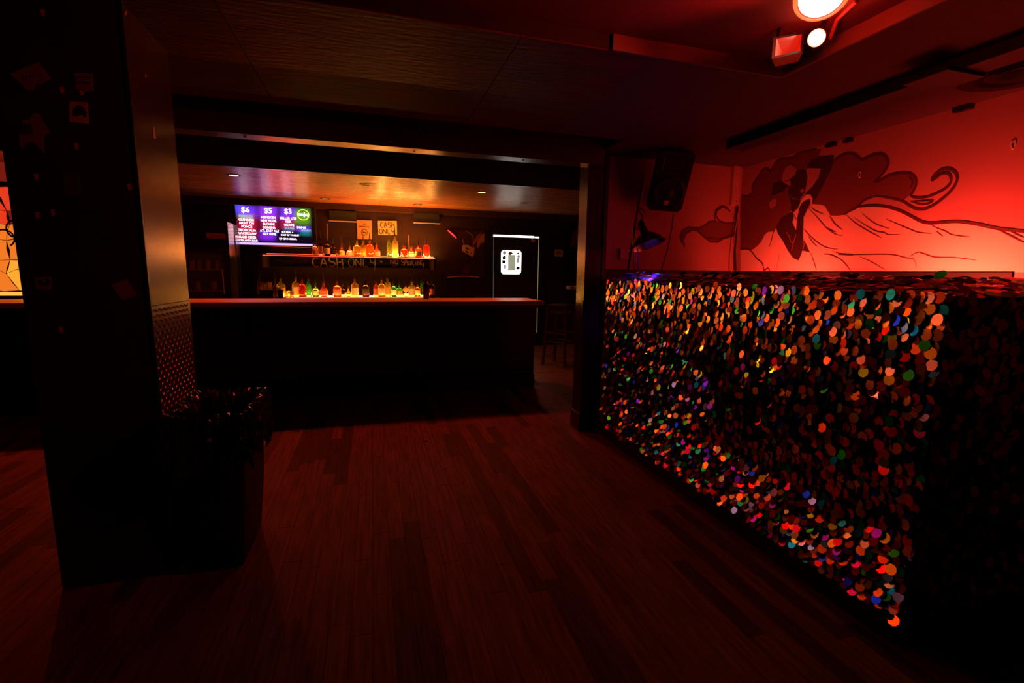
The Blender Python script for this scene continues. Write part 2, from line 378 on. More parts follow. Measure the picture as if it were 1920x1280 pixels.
# ceilings
top = struct(box('ceiling', 'soot', -6.7, 4.6, -2.7, 8.7, 3.0, 3.08))
cl = MB()
cl.box(2.09, XW, -2.6, YB, 2.43, 2.5); cl.box(1.33, 2.09, 2.14, 3.434, 2.43, 2.5); cl.box(1.895, 2.09, 3.434, YB, 2.43, 2.5)
ceil_dj = struct(cl.build('ceiling_dj', 'dj_ceiling'))
struct(box('ceiling_raised', mat('raised_ceiling_paint', (0.15, 0.05, 0.05), 0.7, noise=4, bump=0.08, bscale=40), -6.6, 2.09, -2.6, 2.14, 2.5, 2.56))
struct(MB().box(1.10, 2.085, 2.128, 2.14, 2.43, 2.5).box(2.078, 2.09, -2.6, 2.128, 2.43, 2.5).build('trim_3', mat('lip_paint', (0.25, 0.11, 0.1), 0.5)))
sof = struct(box('ceiling_soffit', 'soot', -6.6, 1.33, 2.14, 3.434, 2.436, 2.5))
xs = [-6.6, -5.44, -4.22, -3.0, -1.78, -0.56, 0.66, 1.33]
for a, b in zip(xs[:-1], xs[1:]):
    box('ply_panel', 'ply_dull', a + 0.002, b - 0.002, 2.142, 3.432, 2.43, 2.436, sof)
struct(box('ceiling_gap', 'soot', -6.6, 1.895, 3.434, 3.73, 2.64, 2.7))
beam = struct(box('trim_beam', 'beam', -6.6, 1.895, 3.73, 3.875, 2.306, 3.0))
sc_m = MB()
for sx in (-1.9, -0.82, 0.33, 1.2): sc_m.lathe([(0.008, 0), (0.008, 0.004), (0.003, 0.006)], (sx, 3.80, 2.306), 8, (0, 0, -1))
sc_m.build('screw_head', 'dark_metal', beam)
fas = struct(box('trim_fascia', 'trim', -6.6, 4.5, 5.95, 6.0, 2.5, 3.0))
ceil_bar = struct(box('ceiling_bar', 'soot', -6.6, 4.5, 6.0, YR, 2.51, 2.56))
xs = [-6.6, -5.96, -4.74, -3.52, -2.30, -1.07, 0.15, 1.37, 2.30, 3.5, 4.5]
for i, (a, b) in enumerate(zip(xs[:-1], xs[1:])):
    box('ply_panel', 'ply', a + 0.002, b - 0.002, 6.0, 7.35, 2.5, 2.51, ceil_bar)
    box('ply_panel', 'ply', a + 0.002, b - 0.002, 7.354, YR - 0.002, 2.5, 2.51, ceil_bar)
struct(box('trim_crown', 'trim', -6.6, 4.5, YR - 0.10, YR, 2.40, 2.5))

# right-hand post and casing
post = struct(box('trim_post', 'post', 1.75, 1.895, 3.735, 3.90, 0, 2.306))
for a, b, d in ((1.895, 1.915, 0.02), (1.925, 1.945, 0.012), (1.955, 1.99, 0.03)):
    box('casing_strip', 'trim', a, b, YB - 0.05 - d, YB, 0, 2.43, post)
box('casing_back', 'trim', 1.895, 1.99, YB - 0.035, YB, 0, 2.43, post)
MB().bbox(1.735, 1.91, 3.72, 3.91, 0, 0.16, 0.008).build('plinth', 'trim', post)
MB().box(1.742, 1.75, 3.74, 3.765, 1.02, 1.17).build('strike_plate', 'dark_metal', post)

# ------------------------------------------------------------------ near column with metal cladding
CX0, CX1, CY0, CY1, CZ = -1.342, -0.912, 2.353, 2.80, 2.43
column = struct(box('trim_column', mat('column_paint', (0.035, 0.011, 0.010), 0.6, noise=7, var=0.4, bump=0.06, bscale=50), CX0, CX1 - 0.006, CY0, CY1, 0, CZ))
box('sheet_panel', 'sheet', CX1 - 0.006, CX1, CY0 + 0.004, CY1, 1.238, CZ - 0.001, column)
box('corner_strip', 'dark_metal', CX1 - 0.008, CX1 + 0.003, CY0 - 0.003, CY0 + 0.006, 0, CZ - 0.001, column)
dp = box('diamond_plate', 'plate', CX1 - 0.006, CX1 + 0.002, CY0 + 0.006, CY1, 0.0, 1.236, column)
tr = MB(); i = 0
for r_ in range(50):
    for c_ in range(18):
        y = CY0 + 0.02 + c_ * 0.0245; z = 0.015 + r_ * 0.0245; s = 1 if (r_ + c_) % 2 else -1
        if z > 1.22 or y > CY1 - 0.015: continue
        a = R(45) * s; dy, dz = math.cos(a) * 0.0125, math.sin(a) * 0.0125; wy, wz = -math.sin(a) * 0.0035, math.cos(a) * 0.0035; X = CX1 + 0.002
        tr.add([(X, y - dy, z - dz), (X, y + wy, z + wz), (X, y + dy, z + dz), (X, y - wy, z - wz), (X + 0.0028, y - dy * 0.35, z - dz * 0.35), (X + 0.0028, y + dy * 0.35, z + dz * 0.35)],
               [(0, 3, 4), (3, 2, 5), (3, 5, 4), (2, 1, 5), (1, 0, 4), (1, 4, 5)])
o = tr.build('plate_tread', 'plate', dp); o['kind'] = 'stuff'
# chipped paint on the sheet panel
ch = MB()
for pts in ([(287, 238), (289, 236), (291, 252), (293, 260), (288, 259)], [(235, 22), (239, 20), (237, 28), (234, 29)], [(271, 44), (274, 42), (275, 49), (271, 48)], [(273, 138), (275, 140), (274, 146), (272, 143)]):
    ch.poly([at(px, py, 'x', CX1 + 0.0008) for px, py in pts])
ch.build('paint_chip', 'paper', column)

PY = CY0 - 0.0015
def scrap(name, label, pts, m, marks=None, cat='sticker'):
    b = MB().poly([at(px, py, 'y', PY) for px, py in pts], (0, 0.0013, 0))
    o = tag(b.build(name, m), label, cat, None)
    if marks:
        k = MB(); marks(k); k.build('print', 'ink', o)
    return o
def m_hand(txt, px, py, cw, ch_, lw=0.004, ux=(1, 0, 0), uz=(0, 0, 1)):
    return lambda k: hand(k, txt, at(px, py, 'y', PY - 0.0006), cw, ch_, lw, 1.1, ux, uz)
scrap('paper_note', 'torn paper note with scrawled ink, tilted at the top of the dark column', [(18, 138), (72, 116), (96, 148), (73, 158), (68, 154), (62, 168), (50, 170), (44, 162)], 'paper_dim', lambda k: k.ribbon([at(px, py, 'y', PY - 0.0006) for px, py in ((40, 150), (43, 143), (46, 150), (50, 141), (53, 148), (58, 139), (61, 146), (66, 136), (70, 144), (76, 137), (78, 143))], 0.003, (0, -1, 0)), 'note')
scrap('paper_note', 'small ragged paper with two printed lines, beside the torn note', [(138, 137), (174, 138), (173, 150), (176, 170), (158, 171), (140, 165), (143, 152)], 'paper_dim', lambda k: [k.ribbon([at(144, yy, 'y', PY - 0.0006), at(169, yy + 1, 'y', PY - 0.0006)], 0.006, (0, -1, 0)) for yy in (145, 154)], 'note')
scrap('photo_sticker', 'pale square sticker with a dark rounded emblem, high on the dark column', [(130, 190), (164, 192), (166, 232), (130, 228)], 'paper', lambda k: k.poly([at(px, py, 'y', PY - 0.0006) for px, py in ((138, 218), (136, 206), (146, 196), (156, 200), (163, 212), (161, 220), (150, 214), (146, 219))]))
scrap('torn_poster', 'torn star-shaped poster remnant on the left of the dark column', [(36, 250), (42, 226), (55, 224), (62, 212), (74, 214), (80, 228), (86, 236), (94, 248), (84, 252), (80, 262), (83, 287), (72, 276), (62, 266), (50, 268), (40, 280), (36, 270)], 'paper_dim', lambda k: [k.ribbon([at(42 + 4 * q, 232, 'y', PY - 0.0006), at(40 + 5 * q, 252, 'y', PY - 0.0006)], 0.004, (0, -1, 0)) for q in range(5)], 'poster')
scrap('faded_sticker', 'faded dark square sticker halfway up the column', [(118, 324), (149, 326), (150, 367), (121, 366)], mat('faded_print', (0.07, 0.035, 0.03), 0.8, noise=40, var=0.6))
scrap('paper_note', 'blank tilted paper note low on the right of the dark column', [(209, 534), (236, 523), (256, 553), (229, 563)], 'paper_dim', None, 'note')
scrap('small_sticker', 'small sticker with a dark curl at the lower left of the column', [(66, 520), (96, 518), (96, 543), (67, 542)], 'paper_dim', lambda k: k.ribbon([at(px, py, 'y', PY - 0.0006) for px, py in ((72, 524), (78, 532), (88, 532), (92, 524))], 0.014, (0, -1, 0)))
for px, py, lab in ((115, 168, 'left of the ragged paper note'), (152, 172, 'touching the ragged paper note'), (142, 274, 'below the square emblem sticker'), (242, 350, 'near the metal edge of the column'),
                    (67, 331, 'left of the faded square sticker'), (98, 398, 'below the faded square sticker, right of a pair'), (69, 403, 'below the faded square sticker, left of a pair'), (113, 618, 'lowest on the dark column'), (79, 23, 'highest on the dark column')):
    scrap('paper_scrap', 'tiny reddish paper scrap ' + lab, [(px - 4, py - 5), (px + 3, py - 6), (px + 5, py + 5), (px - 1, py + 7)], 'sticker_red', None, 'scrap')

# ------------------------------------------------------------------ bar counter
BX0, BX1 = -5.2, 1.90
bar = thing('bar_counter', 'long black bar counter with a glossy orange-brown wooden top', 'bar', (-1.6, 5.7, 0))
MB().bbox(BX0, BX1 + 0.06, 5.28, 5.95, 1.022, 1.073, 0.008).build('counter_top', 'bar_top', bar)
box('carcass', 'black', BX0, BX1, 5.46, 5.90, 0.0, 1.022, bar)
w_ = (BX1 - BX0) / 9
for k in range(9): MB().bbox(BX0 + k * w_ + 0.003, BX0 + (k + 1) * w_ - 0.003, 5.435, 5.46, 0.16, 1.022, 0.004).build('front_panel', 'black_gloss', bar)
box('kick_board', 'black', BX0, BX1, 5.415, 5.46, 0.0, 0.155, bar)
box('edge_moulding', 'trim', BX0, BX1, 5.33, 5.435, 0.985, 1.022, bar)
MB().tube([(BX0, 5.36, 0.2), (BX1 - 0.05, 5.36, 0.2)], 0.019, 10).build('foot_rail', 'black_gloss', bar)
for k in range(6): MB().bar((BX0 + 0.7 + k * 1.2, 5.36, 0.2), (BX0 + 0.7 + k * 1.2, 5.44, 0.2), 0.02).build('rail_bracket', 'black_gloss', bar)

# back counter
bc = thing('back_counter', 'dark counter cabinet under the bottle shelves behind the bar', 'counter', (-0.3, 8.3, 0))
MB().bbox(-1.75, 1.15, 7.9, 8.595, 0.90, 0.94, 0.006).build('worktop', 'trim', bc)
for k in range(4): MB().bbox(-1.73 + k * 0.72, -1.73 + (k + 1) * 0.72 - 0.006, 8.08, 8.59, 0.0, 0.90, 0.004).build('cabinet_door', 'black', bc)
# shelves
SF, SBK = 8.07, 8.42
ls = thing('bottle_shelf', 'low bottle shelf edged with a glowing light strip, just above the bar top', 'shelf', (-0.2, 8.25, 0.94))
MB().bbox(-1.72, 1.06, SF, SBK, 0.958, 0.978, 0.003).build('shelf_board', 'trim', ls)
for sx in (-1.66, -0.3, 1.0): box('shelf_support', 'trim', sx - 0.02, sx + 0.02, SF + 0.05, SBK - 0.02, 0.94, 0.958, ls)
us = thing('bottle_shelf', 'upper bottle shelf edged with a red to amber light strip above the chalk lettering', 'shelf', (-0.3, 8.25, 1.43))
MB().bbox(-1.68, 1.06, SF, SBK, 1.606, 1.628, 0.003).build('shelf_board', 'trim', us)
for sx in (-1.66, 1.00):
    box('shelf_bracket', 'trim', sx, sx + 0.04, SF + 0.03, YR, 1.43, 1.606, us)
    for q in (0.0, 0.016, 0.032): box('bracket_rib', 'trim', sx + q, sx + q + 0.006, SF + 0.022, SF + 0.03, 1.43, 1.606, us)
LEDR = emis('led_red', (1.0, 0.06, 0.03), 3.2); LEDA = emis('led_amber', (1.0, 0.24, 0.09), 3.2); LEDG = emis('led_green', (0.05, 0.9, 0.45), 2.0)
STRIP = mat('strip_pvc', (0.2, 0.08, 0.05), 0.4)
def led(name, label, x0, x1, z, m, parent_y=STRIP_Y + 0.012):
    t = thing(name, label, 'light strip', ((x0 + x1) / 2, parent_y, z), 'light strips on the bottle shelves')
    box('strip_tape', STRIP, x0, x1, parent_y - 0.002, parent_y + 0.005, z - 0.006, z + 0.006, t)
    b = MB(); x = x0 + 0.006
    while x < x1 - 0.006:
        b.box(x - 0.006, x + 0.006, parent_y - 0.008, parent_y - 0.002, z - 0.005, z + 0.005); x += 0.017
    o = b.build('diode', m, t); o['kind'] = 'stuff'
led('light_strip', 'red glowing light strip hidden behind the bottles on the left half of the upper shelf', -1.60, -0.13, 1.650, LEDR)
led('light_strip', 'amber glowing light strip behind the bottles on the right half of the upper shelf', -0.12, 1.03, 1.650, LEDA)
led('light_strip', 'amber glowing light strip behind the bottles on the lower shelf', -1.30, 0.86, 0.987, LEDA)
FR = SF - 0.006
led('light_strip', 'red light strip along the front edge of the upper shelf, left half', -1.60, -0.13, 1.617, LEDR, FR)
led('light_strip', 'amber light strip along the front edge of the upper shelf, right half', -0.12, 1.03, 1.617, LEDA, FR)
led('light_strip', 'amber light strip along the front edge of the lower shelf', -1.30, 0.86, 0.969, LEDA, FR)
# chalkboard strip
cb = thing('chalkboard', 'long chalkboard strip lettered CASH ONLY and NO SMOKING under the upper shelf', 'chalkboard', (-0.3, 8.14, 1.44))
YC = 8.16
MB().bbox(-1.52, 0.93, YC, YC + 0.02, 1.45, 1.606, 0.003).build('board', 'board', cb)
box('ledge', 'trim', -1.52, 0.93, YC - 0.012, YC, 1.438, 1.45, cb)
def cpt(cx, cy): return at(420 + cx / 4.683, 360 + cy / 4.683, 'y', YC - 0.002)
def hand_fit(mb, txt, cx0, cx1, cy0, cy1, lw, gap=1.15, fn=cpt):
    a = fn(cx0, cy1); b = fn(cx1, cy1); c = fn(cx0, cy0); n = len(txt)
    cw = (b.x - a.x) / ((n - 1) * gap + 1); hand(mb, txt, a, cw, c.z - a.z, lw, gap, (1, 0, 0), (0, 0, 1))
for txt, x0, x1, y0, y1, lw, gp in (('CASH', 775, 1050, 570, 650, 0.018, 1.15), ('ONLY', 1092, 1335, 575, 655, 0.013, 1.15), ('*', 1368, 1395, 590, 625, 0.008, 1.15), ('NO', 1462, 1530, 590, 630, 0.010, 1.15), ('SMoKiNG', 1556, 1755, 590, 640, 0.010, 1.05)):
    k = MB(); hand_fit(k, txt, x0, x1, y0, y1, lw, gp)
    k.build('chalk_word', 'chalk', cb)
for x0, x1, y0 in ((1478, 1520, 640), (1485, 1512, 652)): MB().ribbon([cpt(x0, y0), cpt(x1, y0)], 0.006, (0, -1, 0)).build('chalk_underline', 'chalk', cb)
k = MB(); hand_fit(k, '*', 700, 728, 585, 620, 0.008)
k.ribbon([cpt(a, b) for a, b in ((440, 580), (460, 610), (490, 590), (520, 615), (560, 600), (590, 610), (620, 595))], 0.012, (0, -1, 0)); k.ribbon([cpt(a, b) for a, b in ((470, 640), (540, 630), (620, 628))], 0.008, (0, -1, 0))
k.build('rubbed_chalk', mat('rubbed_chalk', (0.12, 0.08, 0.06), 0.9), cb)

# bottles
GL = {}
def glass(col):
    """tinted bottle glass holding liquor: part clear refraction, part glow through the liquid"""
    if col not in GL:
        m = mat('bottle_glass', col, 0.05, trans=0.96, spec=0.6, ior=1.42, noise=3, var=0.12); nt = m.node_tree
        tr_ = nt.nodes.new('ShaderNodeBsdfTranslucent'); tr_.inputs['Color'].default_value = (*[c * 0.6 for c in col], 1)
        mx = nt.nodes.new('ShaderNodeMixShader'); mx.inputs[0].default_value = 0.16
        nt.links.new(nt.nodes['Principled BSDF'].outputs[0], mx.inputs[1]); nt.links.new(tr_.outputs[0], mx.inputs[2]); nt.links.new(mx.outputs[0], nt.nodes['Material Output'].inputs[0])
        GL[col] = m
    return GL[col]
PALE = (0.95, 0.72, 0.22); GOLD = (0.85, 0.5, 0.12); AMBER = (0.7, 0.18, 0.04); REDB = (0.75, 0.08, 0.04); DARK = (0.10, 0.045, 0.03); GREEN = (0.15, 0.6, 0.18); OLIVE = (0.32, 0.36, 0.08); PINK = (0.85, 0.2, 0.13); CLEAR = (0.85, 0.75, 0.6)
LAB = {None: None, 'tan': mat('label_tan', (0.6, 0.4, 0.2), 0.7), 'white': mat('label_white', (0.75, 0.68, 0.55), 0.7), 'red': mat('label_red', (0.6, 0.15, 0.1), 0.7), 'dark': mat('label_dark', (0.04, 0.03, 0.03), 0.6), 'yellow': mat('label_yellow', (0.8, 0.55, 0.15), 0.7)}
ORD = ['first', 'second', 'third', 'fourth', 'fifth', 'sixth', 'seventh', 'eighth', 'ninth', 'tenth', 'eleventh', 'twelfth', 'thirteenth', 'fourteenth', 'fifteenth', 'sixteenth', 'seventeenth', 'eighteenth', 'nineteenth', 'twentieth', 'twenty-first', 'twenty-second', 'twenty-third', 'twenty-fourth', 'twenty-fifth']
def bottle(px, top_px, bot_px, wpx, z, y, col, lab, style, label, group):
    p = at(px, 520, 'y', y); x = p.x; s = 1 / 105.5 * (y / 8.2)          # metres per pixel at that depth
    h = (bot_px - top_px) * s; r = wpx * s / 2
    t = thing('bottle', label, 'bottle', (x, y, z), group)
    hb = h * {'tall': 0.74, 'round': 0.62, 'square': 0.72, 'short': 0.70}[style]     # glass up to the lip
    nk = max(0.011, r * 0.28)
    sh = hb * {'tall': 0.70, 'round': 0.55, 'square': 0.66, 'short': 0.62}[style]
    if style == 'round': prof = [(r * 0.6, 0), (r * 0.95, hb * 0.06), (r, hb * 0.25), (r * 0.95, sh * 0.8), (r * 0.6, sh), (nk, sh * 1.25), (nk, hb)]
    elif style == 'tall': prof = [(r * 0.9, 0), (r, 0.008), (r, sh * 0.92), (r * 0.8, sh * 1.03), (nk * 1.1, sh * 1.17), (nk, hb)]
    else: prof = [(r * 0.93, 0), (r, 0.008), (r, sh * 0.93), (r * 0.85, sh), (nk * 1.3, sh * 1.1), (nk, sh * 1.18), (nk, hb)]
    n = 4 if style == 'square' and r > 0.045 else 14
    b = MB()
    if n == 4:
        b.lathe([(a * 1.18, c) for a, c in prof], (x, y, z), 8)
    else: b.lathe(prof, (x, y, z), 14)
    b.build('body', glass(col), t, True)
    c = MB().lathe([(nk * 1.15, hb - 0.02), (nk * 1.2, hb + 0.012), (nk * 0.5, hb + 0.018), (nk * 0.38, h * 0.93), (nk * 0.25, h)], (x, y, z), 8)
    c.build('pourer', 'dark_metal' if style != 'round' else 'trim', t, True)
    if lab:
        q = MB(); rr = r * 1.03 if n != 4 else r * 1.21; a0, a1 = R(-160), R(-20); z0, z1 = z + sh * 0.18, z + sh * 0.72; vs = []
        for i in range(9):
            a = a0 + (a1 - a0) * i / 8; vs += [(x + rr * math.cos(a), y + rr * math.sin(a), z0), (x + rr * math.cos(a), y + rr * math.sin(a), z1)]
        q.add(vs, [(2 * i, 2 * i + 2, 2 * i + 3, 2 * i + 1) for i in range(8)]); q.build('paper_label', LAB[lab], t, True)
UP = [(105, 390, 600, 65, CLEAR, 'red', 'tall', 'clear pinkish'), (190, 255, 590, 60, DARK, 'tan', 'tall', 'tall dark'), (285, 310, 605, 75, DARK, 'tan', 'square', 'dark tan-labelled'), (375, 370, 600, 80, DARK, 'dark', 'square', 'squat dark'),
      (500, 345, 605, 85, AMBER, 'tan', 'round', 'waisted amber'), (620, 395, 610, 95, CLEAR, 'white', 'round', 'short round pale'), (730, 340, 625, 95, PALE, None, 'square', 'pale gold'), (825, 330, 640, 95, GOLD, None, 'square', 'gold square'),
      (920, 310, 630, 90, AMBER, None, 'square', 'amber'), (1022, 340, 625, 95, PINK, 'red', 'round', 'reddish round'), (1210, 300, 650, 72, OLIVE, None, 'tall', 'tall clear green-based'), (1298, 250, 655, 85, PALE, None, 'tall', 'tall bright yellow'),
      (1430, 400, 655, 95, REDB, None, 'short', 'red-brown'), (1535, 420, 650, 110, PINK, 'red', 'round', 'red-topped round'), (1640, 390, 650, 80, REDB, 'tan', 'square', 'dark red labelled'), (1760, 340, 650, 95, REDB, None, 'tall', 'dark red')]
for i, (cx, a, b, w, col, lab, st, d) in enumerate(UP):
    bottle(580 + cx / 8, a / 8, b / 8 + 1, w / 8, 1.628, (8.14, 8.25)[i % 2], col, lab, st, f'{d} bottle, {ORD[i]} from the left on the upper shelf', 'bottles on the upper shelf')
LO = [(65, 500, 990, 90, PINK, 'red', 'tall', 'red'), (365, 560, 985, 110, PINK, None, 'short', 'short red'), (490, 515, 985, 125, PALE, 'yellow', 'square', 'pale yellow-labelled'), (790, 490, 985, 115, GOLD, 'white', 'square', 'gold white-labelled'), (915, 540, 985, 110, REDB, None, 'square', 'red-amber'),
      (1040, 590, 990, 95, GREEN, None, 'tall', 'green'), (1180, 650, 985, 110, OLIVE, 'tan', 'short', 'dark olive'), (1345, 560, 985, 150, PINK, 'red', 'round', 'wide pinkish-red'), (1615, 590, 985, 120, PINK, 'red', 'square', 'pinkish-red square'), (1725, 700, 985, 90, DARK, None, 'short', 'dark red short'), (1840, 700, 985, 115, GOLD, None, 'round', 'clear gold')]
LO2 = [(155, 520, 990, 110, GOLD, 'white', 'square', 'dark gold white-labelled'), (375, 570, 990, 105, DARK, 'dark', 'square', 'dark brown'), (585, 570, 985, 100, AMBER, 'red', 'square', 'amber-red'), (695, 520, 990, 115, GOLD, 'tan', 'square', 'gold'), (815, 530, 1000, 112, PALE, 'yellow', 'tall', 'bright yellow'),
       (935, 650, 990, 95, GREEN, 'white', 'tall', 'bright green'), (1045, 680, 990, 105, GREEN, 'yellow', 'square', 'green-gold square'), (1180, 760, 990, 115, DARK, None, 'round', 'squat dark diamond-labelled'), (1300, 570, 985, 115, PALE, 'white', 'square', 'yellow white-labelled'), (1410, 630, 985, 100, AMBER, 'yellow', 'square', 'orange'), (1495, 570, 985, 60, GREEN, 'dark', 'tall', 'slim dark green'), (1705, 580, 985, 100, DARK, 'red', 'tall', 'dark red-labelled')]
al = [(480 + a / 10.667, b / 10.667, c / 10.667, w / 10.667, *r) for a, b, c, w, *r in LO] + [(650 + a / 10.667, b / 10.667, c / 10.667, w / 10.667, *r) for a, b, c, w, *r in LO2]
for i, (px, a, b, w, col, lab, st, d) in enumerate(al):
    bottle(px, a, b, w, 0.978, (8.14, 8.25)[i % 2], col, lab, st, f'{d} bottle, {ORD[i]} from the left on the lower shelf', 'bottles on the lower shelf')
# diamond label
p = at(650 + 1180 / 10.667, 460 + 885 / 10.667, 'y', 8.08)
tag(MB().poly([p + Vector((0, 0, 0.055)), p + Vector((0.055, 0, 0)), p - Vector((0, 0, 0.055)), p - Vector((0.055, 0, 0))], (0, 0.003, 0)).build('diamond_tag', LAB['yellow']), 'yellow diamond-shaped tag in front of a squat dark bottle', 'tag')
# things on the bar side: napkin caddies, jar, shaker
def caddy(px0, px1, label, straws):
    a = at(px0, 552, 'y', 8.06); b = at(px1, 552, 'y', 8.06); t = thing('bar_caddy', label, 'caddy', ((a.x + b.x) / 2, 8.02, 0.94))
    m_ = MB()
    m_.box(a.x, b.x, 7.93, 7.937, 0.94, 1.09).box(a.x, b.x, 8.053, 8.06, 0.94, 1.09).box(a.x, a.x + 0.006, 7.937, 8.053, 0.94, 1.09).box(b.x - 0.006, b.x, 7.937, 8.053, 0.94, 1.09).box(a.x, b.x, 7.93, 8.06, 0.94, 0.947)
    m_.build('tray', 'plastic', t); box('divider', 'plastic', (a.x + b.x) / 2 - 0.003, (a.x + b.x) / 2 + 0.003, 7.937, 8.053, 0.947, 1.07, t)
    if straws:
        s = LAB['yellow']
        for q in range(22):
            x = a.x + 0.015 + (b.x - a.x - 0.03) * q / 21; y = 7.95 + 0.09 * random.random(); MB().tube([(x, y, 0.95), (x + random.uniform(-.02, .02), y, 1.16 + random.uniform(0, 0.06))], 0.004, 6).build('drinking_straw', s, t)
    else:
        box('napkin_stack', 'paper_dim', a.x + 0.01, b.x - 0.01, 7.945, 8.045, 0.95, 1.08, t)
    return t
caddy(490, 515, 'black bar caddy full of yellow straws at the left of the lower shelf', True)
caddy(524, 533.5, 'small black napkin caddy right of the straw caddy', False)
a = at(543.5, 545, 'y', 8.03); t = thing('glass_jar', 'low amber glass jar glowing at the left end of the amber strip', 'jar', (a.x, 8.0, 0.94))
MB().lathe([(0.05, 0), (0.06, 0.01), (0.06, 0.13), (0.055, 0.14)], (a.x, 8.0, 0.94), 16).build('jar_body', glass(PALE), t, True); MB().lathe([(0.058, 0.14), (0.058, 0.155)], (a.x, 8.0, 0.94), 16).build('jar_lid', 'steel', t, True)
x_ = at(799, 545, 'y', 5.80).x; t = thing('cocktail_shaker', 'dark steel cocktail shaker standing on the bar before the right end of the lower shelf', 'shaker', (x_, 5.80, 1.073))
MB().lathe([(0.032, 0), (0.036, 0.01), (0.045, 0.15), (0.043, 0.17)], (x_, 5.80, 1.073), 18).build('shaker_body', mat('smoked_steel', (0.12, 0.1, 0.1), 0.25, metal=0.9), t, True)
MB().lathe([(0.043, 0.17), (0.030, 0.195), (0.022, 0.20), (0.022, 0.225), (0.018, 0.235)], (x_, 5.80, 1.073), 18).build('shaker_cap', 'dark_metal', t, True)
# stirring sticks standing on the upper shelf
for px0, py0, px1, py1, lab in ((612, 448, 613.5, 419, 'upright red stick behind the tan-labelled bottle on the upper shelf'), (767.5, 457, 765.8, 441, 'short orange stick beside the red-topped bottle on the upper shelf')):
    a = at(px0, py0, 'y', 8.36); b = at(px1, py1, 'y', 8.36)
    tag(MB().bar((a.x, a.y, 1.628), b, 0.02, 0.006).build('stir_stick', LAB['red']), lab, 'stick')

# paper signs over the bottles
def wall_sheet(name, label, cat, pts, m, y, th=0.003):
    return tag(MB().poly([at(px, py, 'y', y) for px, py in pts], (0, th, 0)).build(name, m), label, cat)
PAPER2 = mat('sign_paper', (0.36, 0.17, 0.065), 0.8, noise=6, var=0.15)
s1 = wall_sheet('paper_sign', 'upright no-smoking notice with a round symbol above the bottles', 'sign', [(669, 412), (697, 413.5), (697.5, 448.5), (670, 448)], PAPER2, 8.57)
k = MB(); text(k, 'NO', at(683, 420, 'y', 8.567), 0.05, 0.022); text(k, 'SMOKING', at(683, 425, 'y', 8.567), 0.17, 0.026)
c = at(683, 435.5, 'y', 8.567); k.ribbon([c + Vector((0.05 * math.cos(a), 0, 0.05 * math.sin(a))) for a in [2 * math.pi * i / 24 for i in range(25)]], 0.008, (0, -1, 0)); k.ribbon([c + Vector((-0.035, 0, 0.035)), c + Vector((0.035, 0, -0.035))], 0.008, (0, -1, 0)); k.ribbon([c + Vector((-0.03, 0, -0.004)), c + Vector((0.03, 0, -0.004))], 0.012, (0, -1, 0))
k.build('print', 'ink', s1)
s2 = wall_sheet('paper_sign', 'yellow handwritten CASH ONLY sign above the bottles', 'sign', [(708.5, 413.8), (744, 414), (744.3, 441), (709.5, 440.5)], mat('sign_paper_yellow', (0.42, 0.25, 0.075), 0.8, noise=6, var=0.15), 8.57)
k = MB(); f8 = lambda cx, cy: at(cx, cy, 'y', 8.567)
hand_fit(k, 'CASH', 713, 740, 416.5, 426, 0.010, 1.15, f8); hand_fit(k, 'ONLY', 711, 740, 429, 438, 0.012, 1.15, f8); k.build('print', 'ink', s2)
# shelf cubbies above: dark boxes with lit lower rims
def cub(px0, px1, py0, py1, label, cat='cabinet'):
    a = at(px0, py0, 'y', 8.48); b = at(px1, py1, 'y', 8.48); t = thing('wall_cabinet', label, cat, ((a.x + b.x) / 2, 8.54, b.z))
    MB().bbox(a.x, b.x, 8.48, YR, b.z, a.z, 0.004).build('cabinet_body', 'black', t); MB().bbox(a.x - 0.01, b.x + 0.01, 8.465, 8.48, b.z - 0.012, b.z + 0.004, 0.002).build('rim', 'bar_top', t)
cub(617, 668, 394, 415.5, 'black wall box with a lit lower rim left of the paper signs'); cub(776, 824, 399, 419, 'black wall box with a lit lower rim right of the paper signs')

# ------------------------------------------------------------------ television menu board
YT = 8.28
tv = thing('television', 'wall-mounted television showing a purple drink price menu', 'television', (-1.43, 8.35, 1.72))
q0 = at(437, 380.5, 'y', YT + 0.002); q1 = at(594, 464, 'y', YT + 0.002)
MB().bbox(q0.x, q1.x, YT + 0.003, YT + 0.06, q1.z, q0.z, 0.006).build('casing', 'plastic', tv)
MB().bbox(-1.6, -1.3, YT + 0.06, YR, 1.95, 2.2, 0.004).build('wall_mount', 'plastic', tv)
gl, gt = at(440.3, 383.5, 'y', YT), at(586, 462, 'y', YT)
NX, NY = 96, 54
def tvpx(cx, cy): return at(420 + cx / 4.683, 360 + cy / 4.683, 'y', YT - 0.001)
vs = []; fs = []; cols = []
GLOW = [(205, 165, 95, 55, (0.10, 0.02, 0.55)), (385, 165, 95, 70, (0.20, 0.02, 0.60)), (560, 165, 80, 60, (0.13, 0.02, 0.55)), (130, 130, 60, 60, (0.03, 0.03, 0.45)), (190, 215, 75, 26, (0.01, 0.12, 0.03)), (205, 320, 95, 120, (0.32, 0.005, 0.02)), (390, 270, 85, 60, (0.28, 0.005, 0.04)), (380, 385, 85, 45, (0.13, 0.01, 0.45)),
        (560, 260, 85, 60, (0.22, 0.005, 0.03)), (570, 318, 60, 22, (0.0, 0.05, 0.12)), (695, 195, 85, 75, (0.07, 0.20, 0.005)), (700, 310, 80, 28, (0.09, 0.02, 0.40)), (725, 345, 60, 30, (0.0, 0.10, 0.09))]
